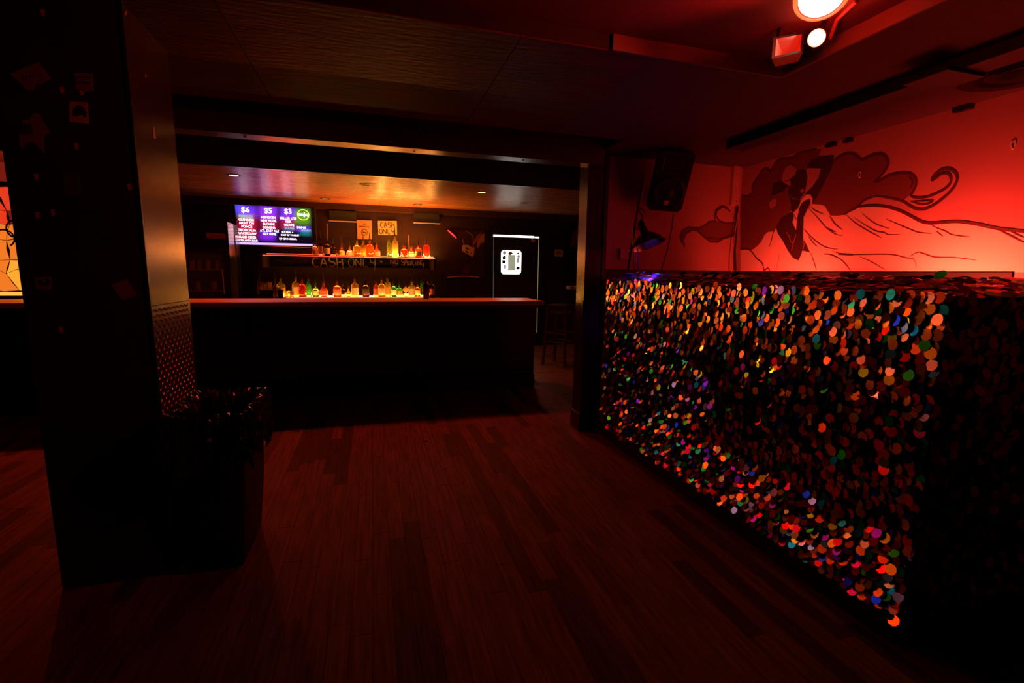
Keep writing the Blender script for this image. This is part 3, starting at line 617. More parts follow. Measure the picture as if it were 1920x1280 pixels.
for j in range(NY + 1):
    for i in range(NX + 1):
        X = gl.x + (gt.x - gl.x) * i / NX; Z = gl.z + (gt.z - gl.z) * j / NY
        vs.append((X, YT, Z))
        cx, cy = 97 + 672 * i / NX + 22 * j / NY, 110 + 365 * j / NY; c = [0.002, 0.001, 0.006]
        for gx, gy, sx, sy, g in GLOW:
            e = math.exp(-((cx - gx) / (sx * 0.86)) ** 4 - ((cy - gy) / sy) ** 4); c = [a + b * e for a, b in zip(c, g)]
        cols.append((*c, 1))
for j in range(NY):
    for i in range(NX):
        a = j * (NX + 1) + i; fs.append((a, a + 1, a + NX + 2, a + NX + 1))
scr = MB().add(vs, fs)
ms = bpy.data.materials.new('screen_picture'); ms.use_nodes = True; ms.cycles.emission_sampling = 'FRONT_BACK'
p_ = ms.node_tree.nodes['Principled BSDF']; at_ = ms.node_tree.nodes.new('ShaderNodeAttribute'); at_.attribute_name = 'picture'
ms.node_tree.links.new(at_.outputs['Color'], p_.inputs['Emission Color']); p_.inputs['Emission Strength'].default_value = 1.8; p_.inputs['Base Color'].default_value = (0.01, 0.01, 0.01, 1); p_.inputs['Roughness'].default_value = 0.2
so = scr.build('screen', ms, tv)
ca = so.data.color_attributes.new('picture', 'FLOAT_COLOR', 'POINT')
for i, c in enumerate(cols): ca.data[i].color = c
TW = emis('screen_white', (1.0, 0.80, 0.95), 3.4); TG = emis('screen_green', (0.35, 0.9, 0.45), 1.0); TY = emis('screen_lime', (0.75, 1.0, 0.06), 2.4); TB = emis('screen_cyan', (0.45, 0.8, 0.9), 1.1); TL = emis('screen_lilac', (0.62, 0.40, 0.95), 1.4, True)
SPX = 1.0 / (4.683 * 131)      # metres per crop pixel on the screen
def tvt(mb, txt, cx, cy, w, h, bold=0.003): text(mb, txt, tvpx(cx + 3, cy), w * 0.95 * SPX, h * SPX, bold=bold)
MENU = []
for txt, cx, w in (('$6', 185, 72), ('$5', 383, 70), ('$3', 558, 66)): MENU.append((txt, cx, 158 if cx < 300 else (166 if cx < 500 else 172), w, 56, 0.014))
for txt, cy, w in (('GUINNESS', 243, 135), ('NIGHT ON', 273, 128), ('PONCE', 303, 95), ('TROPICALIA', 334, 160), ('WHITECLAW', 364, 160), ('HARD CIDER', 395, 152)): MENU.append((txt, 193 + (cy - 243) * 0.08, cy, w, 22))
MENU.append(('ATALANTA SOUR', 212, 424, 168, 18))
for txt, cy, w in (('HEINEKEN', 222, 132), ('NEW WAVE', 252, 140), ('BLONDE', 281, 104), ('CORONA', 311, 116), ('ATL EASY ALE', 340, 172), ('RED WINE', 368, 120)): MENU.append((txt, 386 + (cy - 222) * 0.08, cy, w, 22))
for txt, cy, w in (('MILLER LITE', 231, 152), ('PBR', 260, 52), ('TECATE', 289, 98)): MENU.append((txt, 562 + (cy - 231) * 0.08, cy, w, 22))
MENU.append(('$7 PBR +', 555, 354, 105, 18, 0.0)); MENU.append(('SHOT OF WHISKEY', 578, 378, 172, 16, 0.0)); MENU.append(('$9 SANGRIA', 560, 412, 165, 20, 0.0))
MENU.append(('DRINK', 678, 311, 84, 20)); MENU_W, MENU = MENU, []
MENU.append(('REDBULL', 190, 213, 126, 22)); MENU_G, MENU = MENU, []
MENU.append(('WATER', 573, 319, 94, 20)); MENU.append(('SPECIALS', 718, 335, 88, 16)); MENU_B, MENU = MENU, []
for lines, m_ in ((MENU_W, TW), (MENU_G, TG), (MENU_B, TB)):
    for ln_ in lines:
        k = MB(); tvt(k, *ln_); k.build('menu_line', m_, tv)
c = tvpx(695, 199); k = MB(); k.ribbon([c + Vector((0.083 * math.cos(a), 0, 0.079 * math.sin(a))) for a in [2 * math.pi * i / 40 for i in range(41)]], 0.010, (0, -1, 0)); k.build('round_emblem', TY, tv)
k = MB(); tvt(k, 'mjq', 695, 200, 96, 42, 0.03); k.build('emblem_lettering', TW, tv)
a, b = tvpx(125, 446), tvpx(778, 466); k = MB().poly([tvpx(125, 438), tvpx(778, 456), tvpx(779, 474), tvpx(126, 458)], (0, 0.0005, 0)); k.build('screen_bar', TL, tv)

# ------------------------------------------------------------------ recessed cans and ceiling dots
CANM = emis('can_glow', (1.0, 0.45, 0.10), 9.0)
for i, (cx, cy, lit) in enumerate([(-3.06, 6.5, 1), (-1.544, 6.478, 1), (-0.056, 6.529, 0), (1.481, 6.58, 1), (-0.669, 8.031, 2), (0.748, 8.138, 2), (2.353, 7.305, 0)]):
    lab = ['glowing recessed ceiling can over the far left of the bar', 'glowing recessed ceiling can over the left of the bar', 'unlit recessed ceiling can between the two glowing ones', 'glowing recessed ceiling can over the right of the bar', 'dim recessed ceiling can above the television', 'dim recessed ceiling can above the paper signs', 'unlit recessed ceiling can nearest the passage'][i]
    t = thing('ceiling_can', lab, 'ceiling light', (cx, cy, 2.49))
    b = MB(); b.lathe([(0.052, 2.498), (0.055, 2.492), (0.075, 2.494), (0.076, 2.5)], (cx, cy, 0), 24, cap=False); b.build('trim_ring', 'dark_metal', t, True)
    MB().lathe([(0.052, 2.499), (0.049, 2.4975), (0.001, 2.4965)], (cx, cy, 0), 24, cap=False).build('lens', CANM if lit == 1 else (emis('can_dim', (1.0, 0.4, 0.12), 1.2) if lit == 2 else M['black']), t, True)

# ------------------------------------------------------------------ cooler with glass door, left of the television
fx0, fx1, fy0 = -2.62, -1.935, 7.62
co = thing('glass_door_cooler', 'tall steel-sided cooler with a dark glass door behind the bar', 'refrigerator', (-2.27, 8.0, 0))
box('cooler_body', 'black', fx0, fx1 - 0.01, fy0 + 0.3, 8.2, 0.0, 2.05, co)
box('side_panel', 'steel', fx1 - 0.01, fx1, fy0, fy0 + 0.28, 0.02, 2.05, co); box('side_panel', 'steel', fx1 - 0.01, fx1 - 0.002, fy0 + 0.36, 8.2, 0.02, 1.90, co)
box('header', 'black', fx0, fx1 - 0.01, fy0 + 0.04, fy0 + 0.3, 1.72, 2.05, co); box('lining', 'soot', fx0, fx0 + 0.03, fy0 + 0.05, fy0 + 0.3, 0.1, 1.72, co)
dr = MB(); dr.box(fx0, fx0 + 0.07, fy0, fy0 + 0.04, 0.1, 1.70).box(fx1 - 0.09, fx1 - 0.02, fy0, fy0 + 0.04, 0.1, 1.70).box(fx0 + 0.07, fx1 - 0.09, fy0, fy0 + 0.04, 1.62, 1.70).box(fx0 + 0.07, fx1 - 0.09, fy0, fy0 + 0.04, 0.1, 0.2)
dr = dr.build('door', 'trim', co); box('pane', 'glass', fx0 + 0.07, fx1 - 0.09, fy0 + 0.015, fy0 + 0.022, 0.2, 1.62, dr); MB().tube([(fx1 - 0.1, fy0 - 0.03, 1.05), (fx1 - 0.1, fy0 - 0.03, 1.4)], 0.01).build('handle', 'bar_top', dr)
for z in (0.55, 0.85, 1.08, 1.38):
    box('shelf', 'bar_top', fx0 + 0.03, fx1 - 0.05, fy0 + 0.06, fy0 + 0.28, z, z + 0.012, co)
for i, (x, z) in enumerate([(-2.45, 1.392), (-2.36, 1.392), (-2.26, 1.392), (-2.14, 1.392), (-2.40, 1.092), (-2.2, 1.092)]):
    tag(MB().lathe([(0.028, 0), (0.032, 0.006), (0.032, 0.11), (0.026, 0.12), (0.026, 0.124)], (x, fy0 + 0.14, z), 12).build('drink_can', LAB['red'], smooth=True), f'red drink can, {ORD[i % 4] if z > 1.2 else ORD[i - 4]} from the left on the cooler {"upper" if z > 1.2 else "lower"} shelf', 'can', 'cans in the cooler')
sg = wall_sheet('door_sign', 'small red sign with faint lettering above the cooler door', 'sign', [(387, 436.5), (422.5, 438), (423, 447.5), (387.5, 446)], mat('sign_red', (0.75, 0.10, 0.08), 0.6), 7.655, 0.004)
for yy in (440, 443.5): MB().ribbon([at(392, yy, 'y', 7.653), at(418, yy + 0.8, 'y', 7.653)], 0.014, (0, -1, 0)).build('faded_line', mat('faint_print', (0.45, 0.06, 0.05), 0.7), sg)

# ------------------------------------------------------------------ stained glass panel
yg = 6.6
sgw = thing('stained_glass_panel', 'backlit stained glass panel in red and orange at the far left', 'stained glass', (-4.0, yg, 1.08))
box('frame', 'black', -4.55, -3.35, yg, yg + 0.018, 1.05, 2.62, sgw)
PAN = [emis('pane_red', (0.9, 0.05, 0.015), 0.9), emis('pane_orange', (1.0, 0.22, 0.02), 0.9), emis('pane_amber', (1.0, 0.36, 0.03), 1.1), emis('pane_deep', (0.35, 0.02, 0.01), 0.5), emis('pane_yellow', (1.0, 0.5, 0.08), 1.1)]
def pane(pts, m, n='glass_piece'): MB().poly([(x, yg - 0.008, z) for x, z in pts], (0, 0.006, 0)).build(n, PAN[m], sgw)
pane([(-4.5, 2.3), (-3.42, 2.3), (-3.42, 2.56), (-4.5, 2.56)], 3)
XS = [-4.5, -4.23, -4.02, -3.83, -3.66, -3.52, -3.42]
ZS = [1.13, 1.34, 1.52, 1.70, 1.86, 2.02, 2.24]
random.seed(11)
GP = [[(XS[i] + (random.uniform(-.06, .06) if 0 < i < 6 else 0), ZS[j] + (random.uniform(-.06, .06) if 0 < j < 6 else 0)) for i in range(7)] for j in range(7)]
for j in range(6):
    for i in range(6):
        q = [GP[j][i], GP[j][i + 1], GP[j + 1][i + 1], GP[j + 1][i]]; cx = sum(a for a, b in q) / 4; cz = sum(b for a, b in q) / 4
        q = [(cx + (a - cx) * 0.955, cz + (b - cz) * 0.955) for a, b in q]
        q2 = []
        for a, b in zip(q, q[1:] + q[:1]):
            q2 += [a, ((a[0] + b[0]) / 2 + random.uniform(-.014, .014), (a[1] + b[1]) / 2 + random.uniform(-.014, .014))]
        pane(q2, (0 if j >= 5 else random.choice((0, 1, 3)) if j == 4 else random.choice((1, 1, 2, 0)) if j in (2, 3) else random.choice((2, 1, 4, 2))))
pane([(-4.5, 1.075), (-3.42, 1.075), (-3.42, 1.115), (-4.5, 1.115)], 4)
k = MB()
for c0, r0, a0, a1 in (((-3.72, 1.80), 0.10, 0, 240), ((-3.62, 1.66), 0.07, 60, 330), ((-3.85, 1.70), 0.09, -60, 150)):
    k.ribbon([(c0[0] + r0 * math.cos(R(a0 + (a1 - a0) * i / 14)), yg - 0.0095, c0[1] + r0 * math.sin(R(a0 + (a1 - a0) * i / 14))) for i in range(15)], 0.018, (0, -1, 0))
k.build('lead_scroll', 'black', sgw)

# ------------------------------------------------------------------ door with lit pane behind the bar
yd = YR - 0.006
d0 = at(925, 441, 'y', yd); d1 = at(1010.5, 443, 'y', yd); DX0, DX1, DZ = d0.x, d1.x, d0.z
door = struct(box('door_1', 'black', DX0 + 0.012, DX1 - 0.018, yd - 0.035, yd, 0.01, DZ - 0.026))
WHITE = emis('daylight_gap', (1.0, 0.93, 0.78), 2.5, True); WARMG = emis('warm_gap', (1.0, 0.75, 0.32), 0.42); GREYG = emis('grey_gap', (0.55, 0.5, 0.55), 0.12)
box('light_gap', WHITE, DX0, DX1 - 0.10, yd - 0.004, yd, DZ - 0.024, DZ + 0.012, door); box('light_gap', WHITE, DX1 - 0.085, DX1, yd - 0.004, yd, DZ - 0.022, DZ + 0.002, door)
box('light_gap', WARMG, DX1 - 0.018, DX1, yd - 0.004, yd, 0.25, DZ - 0.022, door); box('light_gap', GREYG, DX0 + 0.002, DX0 + 0.012, yd - 0.004, yd, 0.25, DZ - 0.024, door)
fr = MB(); fr.box(DX0 - 0.14, DX0 - 0.02, yd - 0.03, yd, 0, DZ + 0.16).box(DX1 + 0.02, DX1 + 0.14, yd - 0.03, yd, 0, DZ + 0.16).box(DX0 - 0.02, DX1 + 0.02, yd - 0.03, yd, DZ + 0.03, DZ + 0.16); fr.build('door_frame', 'black_gloss', door)
box('door_closer', 'sticker_red', DX1 - 0.16, DX1 - 0.10, yd - 0.07, yd - 0.035, DZ - 0.10, DZ - 0.05, door)
yp = yd - 0.037
w0 = at(940, 468.5, 'y', yp); w1 = at(976.5, 514, 'y', yp); cx, cz = (w0.x + w1.x) / 2, (w0.z + w1.z) / 2; hw, hh = (w1.x - w0.x) / 2, (w0.z - w1.z) / 2
def rrect(cx, cz, hw, hh, r, y, n=6):
    pts = []
    for sx, sz, a0 in ((1, 1, 0), (-1, 1, 90), (-1, -1, 180), (1, -1, 270)):
        for i in range(n + 1):
            a = R(a0 + 90 * i / n); pts.append((cx + sx * (hw - r) + r * math.cos(a), y, cz + sz * (hh - r) + r * math.sin(a)))
    return pts
pn = MB().poly(rrect(cx, cz, hw, hh, 0.055, yp), (0, -0.004, 0)).build('pane', emis('lit_pane', (1.0, 0.96, 0.84), 5.0, True), door)
def wp(u, v): return (cx - hw + 2 * hw * (u - 255) / 480, yp - 0.0062, cz + hh - 2 * hh * (v - 370) / 575)
GRP = emis('translucent_paper', (0.6, 0.58, 0.42), 0.55); GR2 = emis('translucent_grey', (0.6, 0.55, 0.5), 0.5)
def sub(mb, name, m): mb.build(name, m, pn)
sub(MB().poly([wp(415, 480), wp(598, 480), wp(592, 850), wp(415, 860)]), 'paper_notice', GRP)
for u, v, r, m in ((332, 437, 46, GR2), (325, 552, 46, 'ink'), (660, 797, 44, mat('sticker_brown', (0.1, 0.07, 0.06), 0.6)), (672, 512, 38, GR2)):
    sub(MB().poly([wp(u + r * math.cos(a), v + r * math.sin(a)) for a in [2 * math.pi * i / 20 for i in range(20)]]), 'window_sticker', m)
sub(MB().poly([wp(300, 440), wp(330, 420), wp(360, 445), wp(325, 460)]), 'window_sticker', 'ink')
sub(MB().poly([wp(310, 545), wp(325, 535), wp(340, 550), wp(326, 566)]), 'window_sticker', GR2)
for q, m in (([(276, 612), (356, 612), (354, 690), (278, 690)], mat('sticker_umber', (0.05, 0.04, 0.035), 0.7)), ([(318, 720), (374, 720), (374, 815), (318, 815)], GR2), ([(618, 560), (692, 560), (692, 670), (618, 670)], GR2), ([(410, 460), (430, 420), (470, 408), (512, 420), (540, 440), (510, 470), (460, 486)], mat('sticker_orange', (0.5, 0.16, 0.02), 0.6)),
             ([(565, 425), (585, 410), (600, 425), (590, 440), (600, 465), (575, 470)], 'ink'), ([(620, 440), (660, 415), (695, 435), (680, 455), (650, 462)], 'ink'), ([(625, 552), (685, 548), (685, 560), (630, 562)], 'ink'), ([(268, 825), (290, 825), (288, 848), (270, 846)], 'ink'), ([(285, 862), (308, 870), (300, 900), (290, 892)], 'ink'), ([(672, 885), (694, 885), (690, 912), (674, 908)], 'ink')):
    sub(MB().poly([wp(*a) for a in q]), 'window_sticker', m)

# poster between the shelves and the door
yq = YR - 0.004
po = thing('framed_poster', 'dark framed poster with a pale skull-like mask beside the door', 'poster', (1.63, yq, 1.3))
P8 = lambda cx, cy, d=0.0: at(820 + cx / 6.4, 400 + cy / 6.4, 'y', yq - d)
MB().poly([P8(100, 200), P8(570, 208), P8(568, 775), P8(105, 770)], (0, -0.012, 0)).build('poster_sheet', mat('poster_print', (0.03, 0.010, 0.010), 0.35, noise=5, var=0.6), po)
def ps(pts, m, n='print', d=0.0135): MB().poly([P8(a, b, d) for a, b in pts]).build(n, m, po)
ps([(300, 380), (370, 378), (420, 410), (445, 400), (440, 490), (420, 522), (380, 500), (330, 470), (296, 450)], mat('print_bone', (0.42, 0.22, 0.13), 0.7), 'mask_print')
ps([(335, 405), (365, 410), (385, 440), (350, 432)], 'ink', 'print', 0.0142); ps([(335, 440), (365, 455), (378, 480), (345, 470)], 'ink', 'print', 0.0142); ps([(398, 470), (415, 465), (412, 490)], 'ink', 'print', 0.0142)
ps([(480, 330), (530, 260), (562, 235), (564, 350), (520, 360), (490, 420), (470, 400)], mat('print_rust', (0.28, 0.11, 0.06), 0.6)); ps([(430, 330), (480, 260), (540, 225), (480, 330), (420, 400)], mat('print_red', (0.25, 0.02, 0.02), 0.6))
k = MB(); k.ribbon([P8(300, 310, 0.0142), P8(325, 380, 0.0142)], 0.012, (0, -1, 0)); k.ribbon([P8(345, 210, 0.0142), P8(430, 270, 0.0142), P8(430, 320, 0.0142)], 0.010, (0, -1, 0)); k.build('print', mat('print_line', (0.3, 0.15, 0.1), 0.7), po)
k = MB()
for i, w in enumerate((70, 90, 80, 60)): k.ribbon([P8(350 - w / 2, 640 + 22 * i, 0.0142), P8(350 + w / 2, 642 + 22 * i, 0.0142)], 0.018, (0, -1, 0))
k.build('print', mat('print_small', (0.12, 0.05, 0.04), 0.7), po)
lt = thing('red_reflection_streak', 'short slanted red reflection built as a glowing streak at the upper left of the poster', 'reflection', tuple(P8(175, 300, 0.05)))  # reflection in the poster glass, added as a glowing tube on a bracket
MB().tube([P8(125, 200, 0.03), P8(180, 250, 0.03), P8(230, 298, 0.03)], [0.008, 0.016, 0.008], 10).build('glow_streak', emis('reflected_red', (1.0, 0.03, 0.04), 1.5), lt, True); MB().bar(P8(178, 250, 0.03), P8(178, 250, 0.0), 0.01).build('bracket', 'black', lt)
ld = MB(); pts = [P8(120 + 10 * i, 770 - 14 * math.sin(i / 38 * math.pi), 0.03) for i in range(39)]
ld.tube(pts, 0.012, 8); tag(ld.build('curved_ledge', 'bar_top', smooth=True), 'thin curved ledge catching orange light under the poster', 'ledge')

# ------------------------------------------------------------------ passage to the right
th = thing('thermostat', 'square cream thermostat on the dark wall right of the door', 'thermostat', (3.46, YR, 1.75))
a, b = at(1040, 467.5, 'y', YR - 0.02), at(1055, 481, 'y', YR - 0.02)
MB().bbox(a.x, b.x, YR - 0.025, YR, b.z, a.z, 0.004).build('housing', 'cream', th); MB().bbox(a.x + 0.045, b.x - 0.04, YR - 0.029, YR - 0.02, b.z + 0.035, a.z - 0.035, 0.003).build('display', 'paper_dim', th)
pf = thing('framed_picture', 'tall dark framed picture with a red figure past the post', 'picture', (3.95, YR, 1.3))
a, b = at(1063, 412, 'y', YR - 0.03), at(1108, 520, 'y', YR - 0.03)
f_ = MB(); f_.box(a.x, a.x + 0.04, YR - 0.03, YR, b.z, a.z).box(b.x - 0.04, b.x, YR - 0.03, YR, b.z, a.z).box(a.x + 0.04, b.x - 0.04, YR - 0.03, YR, a.z - 0.04, a.z).box(a.x + 0.04, b.x - 0.04, YR - 0.03, YR, b.z, b.z + 0.04); f_.build('frame', 'black_gloss', pf)
box('canvas', 'black', a.x + 0.04, b.x - 0.04, YR - 0.012, YR, b.z + 0.04, a.z - 0.04, pf)
MB().poly([at(px, py, 'y', YR - 0.0135) for px, py in ((1068, 462), (1072, 445), (1078, 432), (1086, 428), (1090, 436), (1084, 446), (1080, 458), (1072, 464))]).build('painted_figure', mat('figure_paint', (0.2, 0.03, 0.03), 0.7, noise=25, var=0.6), pf)
sh = thing('side_shelf', 'small wall shelf holding a cream device past the post', 'shelf', (3.85, YR - 0.12, 1.08))
MB().bbox(3.62, 4.2, YR - 0.25, YR, 1.08, 1.10, 0.003).build('shelf_board', 'trim', sh); MB().bbox(3.75, 3.78, YR - 0.2, YR, 0.95, 1.08, 0.003).build('bracket', 'trim', sh)
rd = thing('card_reader', 'long cream device with a dark square on the side shelf', 'device', (3.8, YR - 0.2, 1.10))
MB().bbox(3.60, 3.98, YR - 0.24, YR - 0.1, 1.10, 1.165, 0.005).build('device_body', 'cream', rd); MB().bbox(3.64, 3.69, YR - 0.246, YR - 0.23, 1.115, 1.15, 0.003).build('button', 'ink', rd)

def stool(x, y, rz, H, label):
    t = thing('bar_stool', label, 'stool', (x, y, 0)); t.rotation_euler = (0, 0, rz); ORG[t] = Vector((0, 0, 0))
    MB().bbox(-0.16, 0.16, -0.16, 0.16, H - 0.03, H, 0.008).build('seat', 'dark_metal', t)
    MB().box(-0.15, 0.15, -0.15, -0.142, H - 0.13, H - 0.10).box(-0.15, 0.15, 0.142, 0.15, H - 0.13, H - 0.10).box(-0.15, -0.142, -0.142, 0.142, H - 0.13, H - 0.10).box(0.142, 0.15, -0.142, 0.142, H - 0.13, H - 0.10).build('apron_rail', 'steel', t)
    for sx in (-1, 1):
        for sy in (-1, 1):
            a = (sx * 0.145, sy * 0.145, H - 0.03); b = (sx * 0.19, sy * 0.19, 0.0); lg = MB().bar(a, b, 0.034); lg.build('leg', mat('stool_paint', (0.12, 0.03, 0.025), 0.35, metal=0.5), t)
    for z in (0.50, 0.36, 0.13):
        r = 0.145 + (0.19 - 0.145) * (1 - z / H); m_ = MB()
        for p, q in (((-r, -r), (r, -r)), ((r, -r), (r, r)), ((r, r), (-r, r)), ((-r, r), (-r, -r))): m_.bar((*p, z), (*q, z), 0.012)
        m_.build('foot_rail', 'steel', t)
stool(2.77, 6.72, R(40), 0.93, 'tall square metal bar stool with foot rails beside the right-hand post')

# ------------------------------------------------------------------ bin with bag
bn = thing('trash_bin', 'tall black bin lined with a shiny black bag beside the near column', 'bin', (-0.735, 2.53, 0))
def rr(x0, x1, y0, y1, z, r, n=5):
    pts = []
    for cx, cy, a0 in ((x1 - r, y1 - r, 0), (x0 + r, y1 - r, 90), (x0 + r, y0 + r, 180), (x1 - r, y0 + r, 270)):
        for i in range(n + 1): a = R(a0 + 90 * i / n); pts.append((cx + r * math.cos(a), cy + r * math.sin(a), z))
    return pts
rows = [rr(-0.865, -0.63, 2.33, 2.74, 0.0, 0.03), rr(-0.872, -0.60, 2.31, 2.75, 0.3, 0.03), rr(-0.882, -0.585, 2.295, 2.76, 0.70, 0.03), rr(-0.888, -0.578, 2.288, 2.766, 0.71, 0.03), rr(-0.888, -0.578, 2.288, 2.766, 0.745, 0.03),
        rr(-0.878, -0.588, 2.298, 2.756, 0.745, 0.03), rr(-0.855, -0.625, 2.335, 2.73, 0.05, 0.03)]
n = len(rows[0]); b = MB(); b.add(sum(rows, []), [(i * n + k, i * n + (k + 1) % n, (i + 1) * n + (k + 1) % n, (i + 1) * n + k) for i in range(len(rows) - 1) for k in range(n)] + [tuple(range(n - 1, -1, -1)), tuple(range((len(rows) - 1) * n, len(rows) * n))])
b.build('bin_body', 'plastic', bn, True)
random.seed(5)
N = 170
def rim_pt(u, grow):
    x0, x1, y0, y1 = -0.888 - grow, -0.578 + grow, 2.288 - grow, 2.766 + grow; per = 2 * (x1 - x0 + y1 - y0); d = u * per
    if d < x1 - x0: return x0 + d, y0
    d -= x1 - x0
    if d < y1 - y0: return x1, y0 + d
    d -= y1 - y0
    if d < x1 - x0: return x1 - d, y1
    d -= x1 - x0; return x0, y1 - d
fold = [random.uniform(-1, 1) for _ in range(N)]; fold = [(fold[i] + 0.6 * fold[(i + 1) % N] + 0.3 * fold[(i + 7) % N]) for i in range(N)]
rowsb = [(-0.050, 0.54, 0.010), (-0.036, 0.62, 0.010), (-0.028, 0.69, 0.009), (-0.018, 0.735, 0.006), (-0.007, 0.757, 0.004), (0.005, 0.766, 0.005), (0.013, 0.755, 0.007), (0.017, 0.735, 0.010)] + [(0.018, 0.735 - 0.024 * q, 0.013) for q in range(1, 10)]
vs = []
for j, (g_, z, am) in enumerate(rowsb):
    for i in range(N):
        f = (0.5 * fold[i] + random.uniform(-0.8, 0.8)) * am
        if g_ > 0: f = max(f, -g_ + 0.003)
        gx, gy = rim_pt((i + random.uniform(-0.3, 0.3)) / N % 1.0, g_ + f)
        wv = (0.03 * math.sin(i * 0.42) + 0.02 * math.sin(i * 1.13 + 1) if j == len(rowsb) - 1 else random.uniform(-0.006, 0.006))
        vs.append((max(gx, -0.906), gy, z + wv))
bg = MB().add(vs, [(j * N + i, j * N + (i + 1) % N, (j + 1) * N + (i + 1) % N, (j + 1) * N + i) for j in range(len(rowsb) - 1) for i in range(N)])
bg.build('bin_bag', 'bag', bn)

# ------------------------------------------------------------------ mural
mu = thing('wall_mural_painting', 'mural of a dark long-haired woman in a flowing pale dress on the red wall', 'mural', (XW, 2.6, 1.44))
def A_(cx, cy, d): return at(1380 + cx / 5.335, 270 + cy / 5.335, 'x', XW - d)
def B_(cx, cy, d): return at(1560 + cx / 5.333, 270 + cy / 5.333, 'x', XW - d)
def mix(pts, d): return [(A_ if p[0] == 'a' else B_)(p[1], p[2], d) for p in pts]
def a(*p): return [('a', x, y) for x, y in p]
def b_(*p): return [('b', x, y) for x, y in p]
PD = mat('mural_dress', (0.86, 0.62, 0.48), 0.65, noise=4, var=0.05); PH = mat('mural_hair', (0.18, 0.055, 0.05), 0.65, noise=4, var=0.1); PS = mat('mural_skin', (0.055, 0.018, 0.018), 0.6); PLN = mat('mural_line', (0.09, 0.02, 0.02), 0.65); PLF = mat('mural_leaf', (0.45, 0.2, 0.18), 0.65)
def clampz(pts, z=1.4405): return [Vector((p.x, p.y, max(p.z, z))) for p in pts]
def paint(name, pts, m, d): MB().poly(clampz(mix(pts, d))).build(name, m, mu)
paint('dress', a((405, 830), (385, 872), (315, 880), (285, 910), (250, 980), (200, 1030), (150, 1065), (100, 1050), (45, 1056), (45, 1285)) + b_((900, 1285), (1920, 1295), (2900, 1320), (2900, 1100), (2400, 975), (2150, 920), (1920, 875), (1800, 865), (1650, 845), (1450, 800), (1250, 775), (1040, 790), (940, 788), (880, 770), (800, 725), (680, 665), (560, 632), (450, 618), (340, 620), (240, 640), (170, 675), (120, 708), (60, 716)) + a((945, 715), (910, 660), (890, 620), (840, 605), (765, 600), (735, 645), (650, 620), (570, 690), (500, 760)), PD, 0.0012)
paint('hair', a((45, 1056), (100, 1050), (150, 1065), (200, 1030), (250, 980), (285, 910), (315, 880), (385, 872), (420, 780), (480, 720), (545, 675), (600, 600), (640, 400), (700, 260), (830, 130), (850, 60), (800, 55), (650, 85), (560, 140), (450, 150), (400, 190), (345, 275), (320, 250), (270, 260), (210, 350), (165, 420), (160, 490), (110, 525), (60, 512), (45, 560)), PH, 0.0022)
paint('hair', a((765, 598), (840, 605), (890, 620), (910, 660), (945, 715)) + b_((60, 716), (120, 708), (170, 675), (240, 640), (300, 580), (370, 540), (450, 522), (560, 536), (700, 570), (770, 520), (800, 500), (840, 420), (845, 360), (800, 305), (740, 290), (650, 295), (560, 320), (480, 365), (430, 377), (470, 340), (520, 280), (560, 210), (555, 150), (510, 105), (440, 100), (360, 130), (300, 160), (250, 120), (200, 95), (130, 100), (60, 130), (0, 185)) + a((960, 200), (870, 420)), PH, 0.0022)
paint('raised_arm', a((982, 118), (830, 128), (750, 160), (705, 240), (850, 245), (825, 340), (760, 435), (690, 500), (745, 500), (765, 560), (770, 602), (800, 550), (880, 400), (960, 230)), PS, 0.0032)
paint('face', a((600, 270), (650, 255), (700, 260), (712, 350), (690, 480), (640, 550), (640, 610), (570, 685), (550, 660), (553, 600), (530, 530), (520, 470), (545, 400), (540, 350)), PS, 0.0032)
paint('torso', a((570, 685), (578, 740), (562, 785), (600, 865), (612, 740), (632, 650), (650, 590), (740, 545), (752, 580), (720, 640), (675, 735), (672, 955), (700, 1000), (740, 1085), (665, 1065), (650, 1110), (625, 1165), (570, 1140), (520, 1070), (465, 965), (415, 890), (400, 830), (450, 745), (540, 690)), PS, 0.0033)
paint('hand', a((640, 590), (660, 550), (700, 505), (745, 503), (765, 548), (757, 600), (735, 642), (748, 575), (738, 545), (695, 560), (655, 592), (630, 640)), PD, 0.0044)
paint('petal', a((470, 280), (500, 235), (545, 205), (607, 245), (590, 310), (530, 355), (462, 372)), PLF, 0.0044); paint('petal', a((370, 400), (440, 370), (530, 420), (460, 480), (352, 522)), PS, 0.0044); paint('petal', a((462, 372), (540, 365), (548, 420), (500, 400)), PLF, 0.0048)
paint('earring', a((335, 580), (385, 540), (408, 556), (395, 620), (350, 648), (330, 620)), PLF, 0.0044); paint('lips', a((640, 460), (672, 445), (682, 470), (655, 488)), PLF, 0.0044)
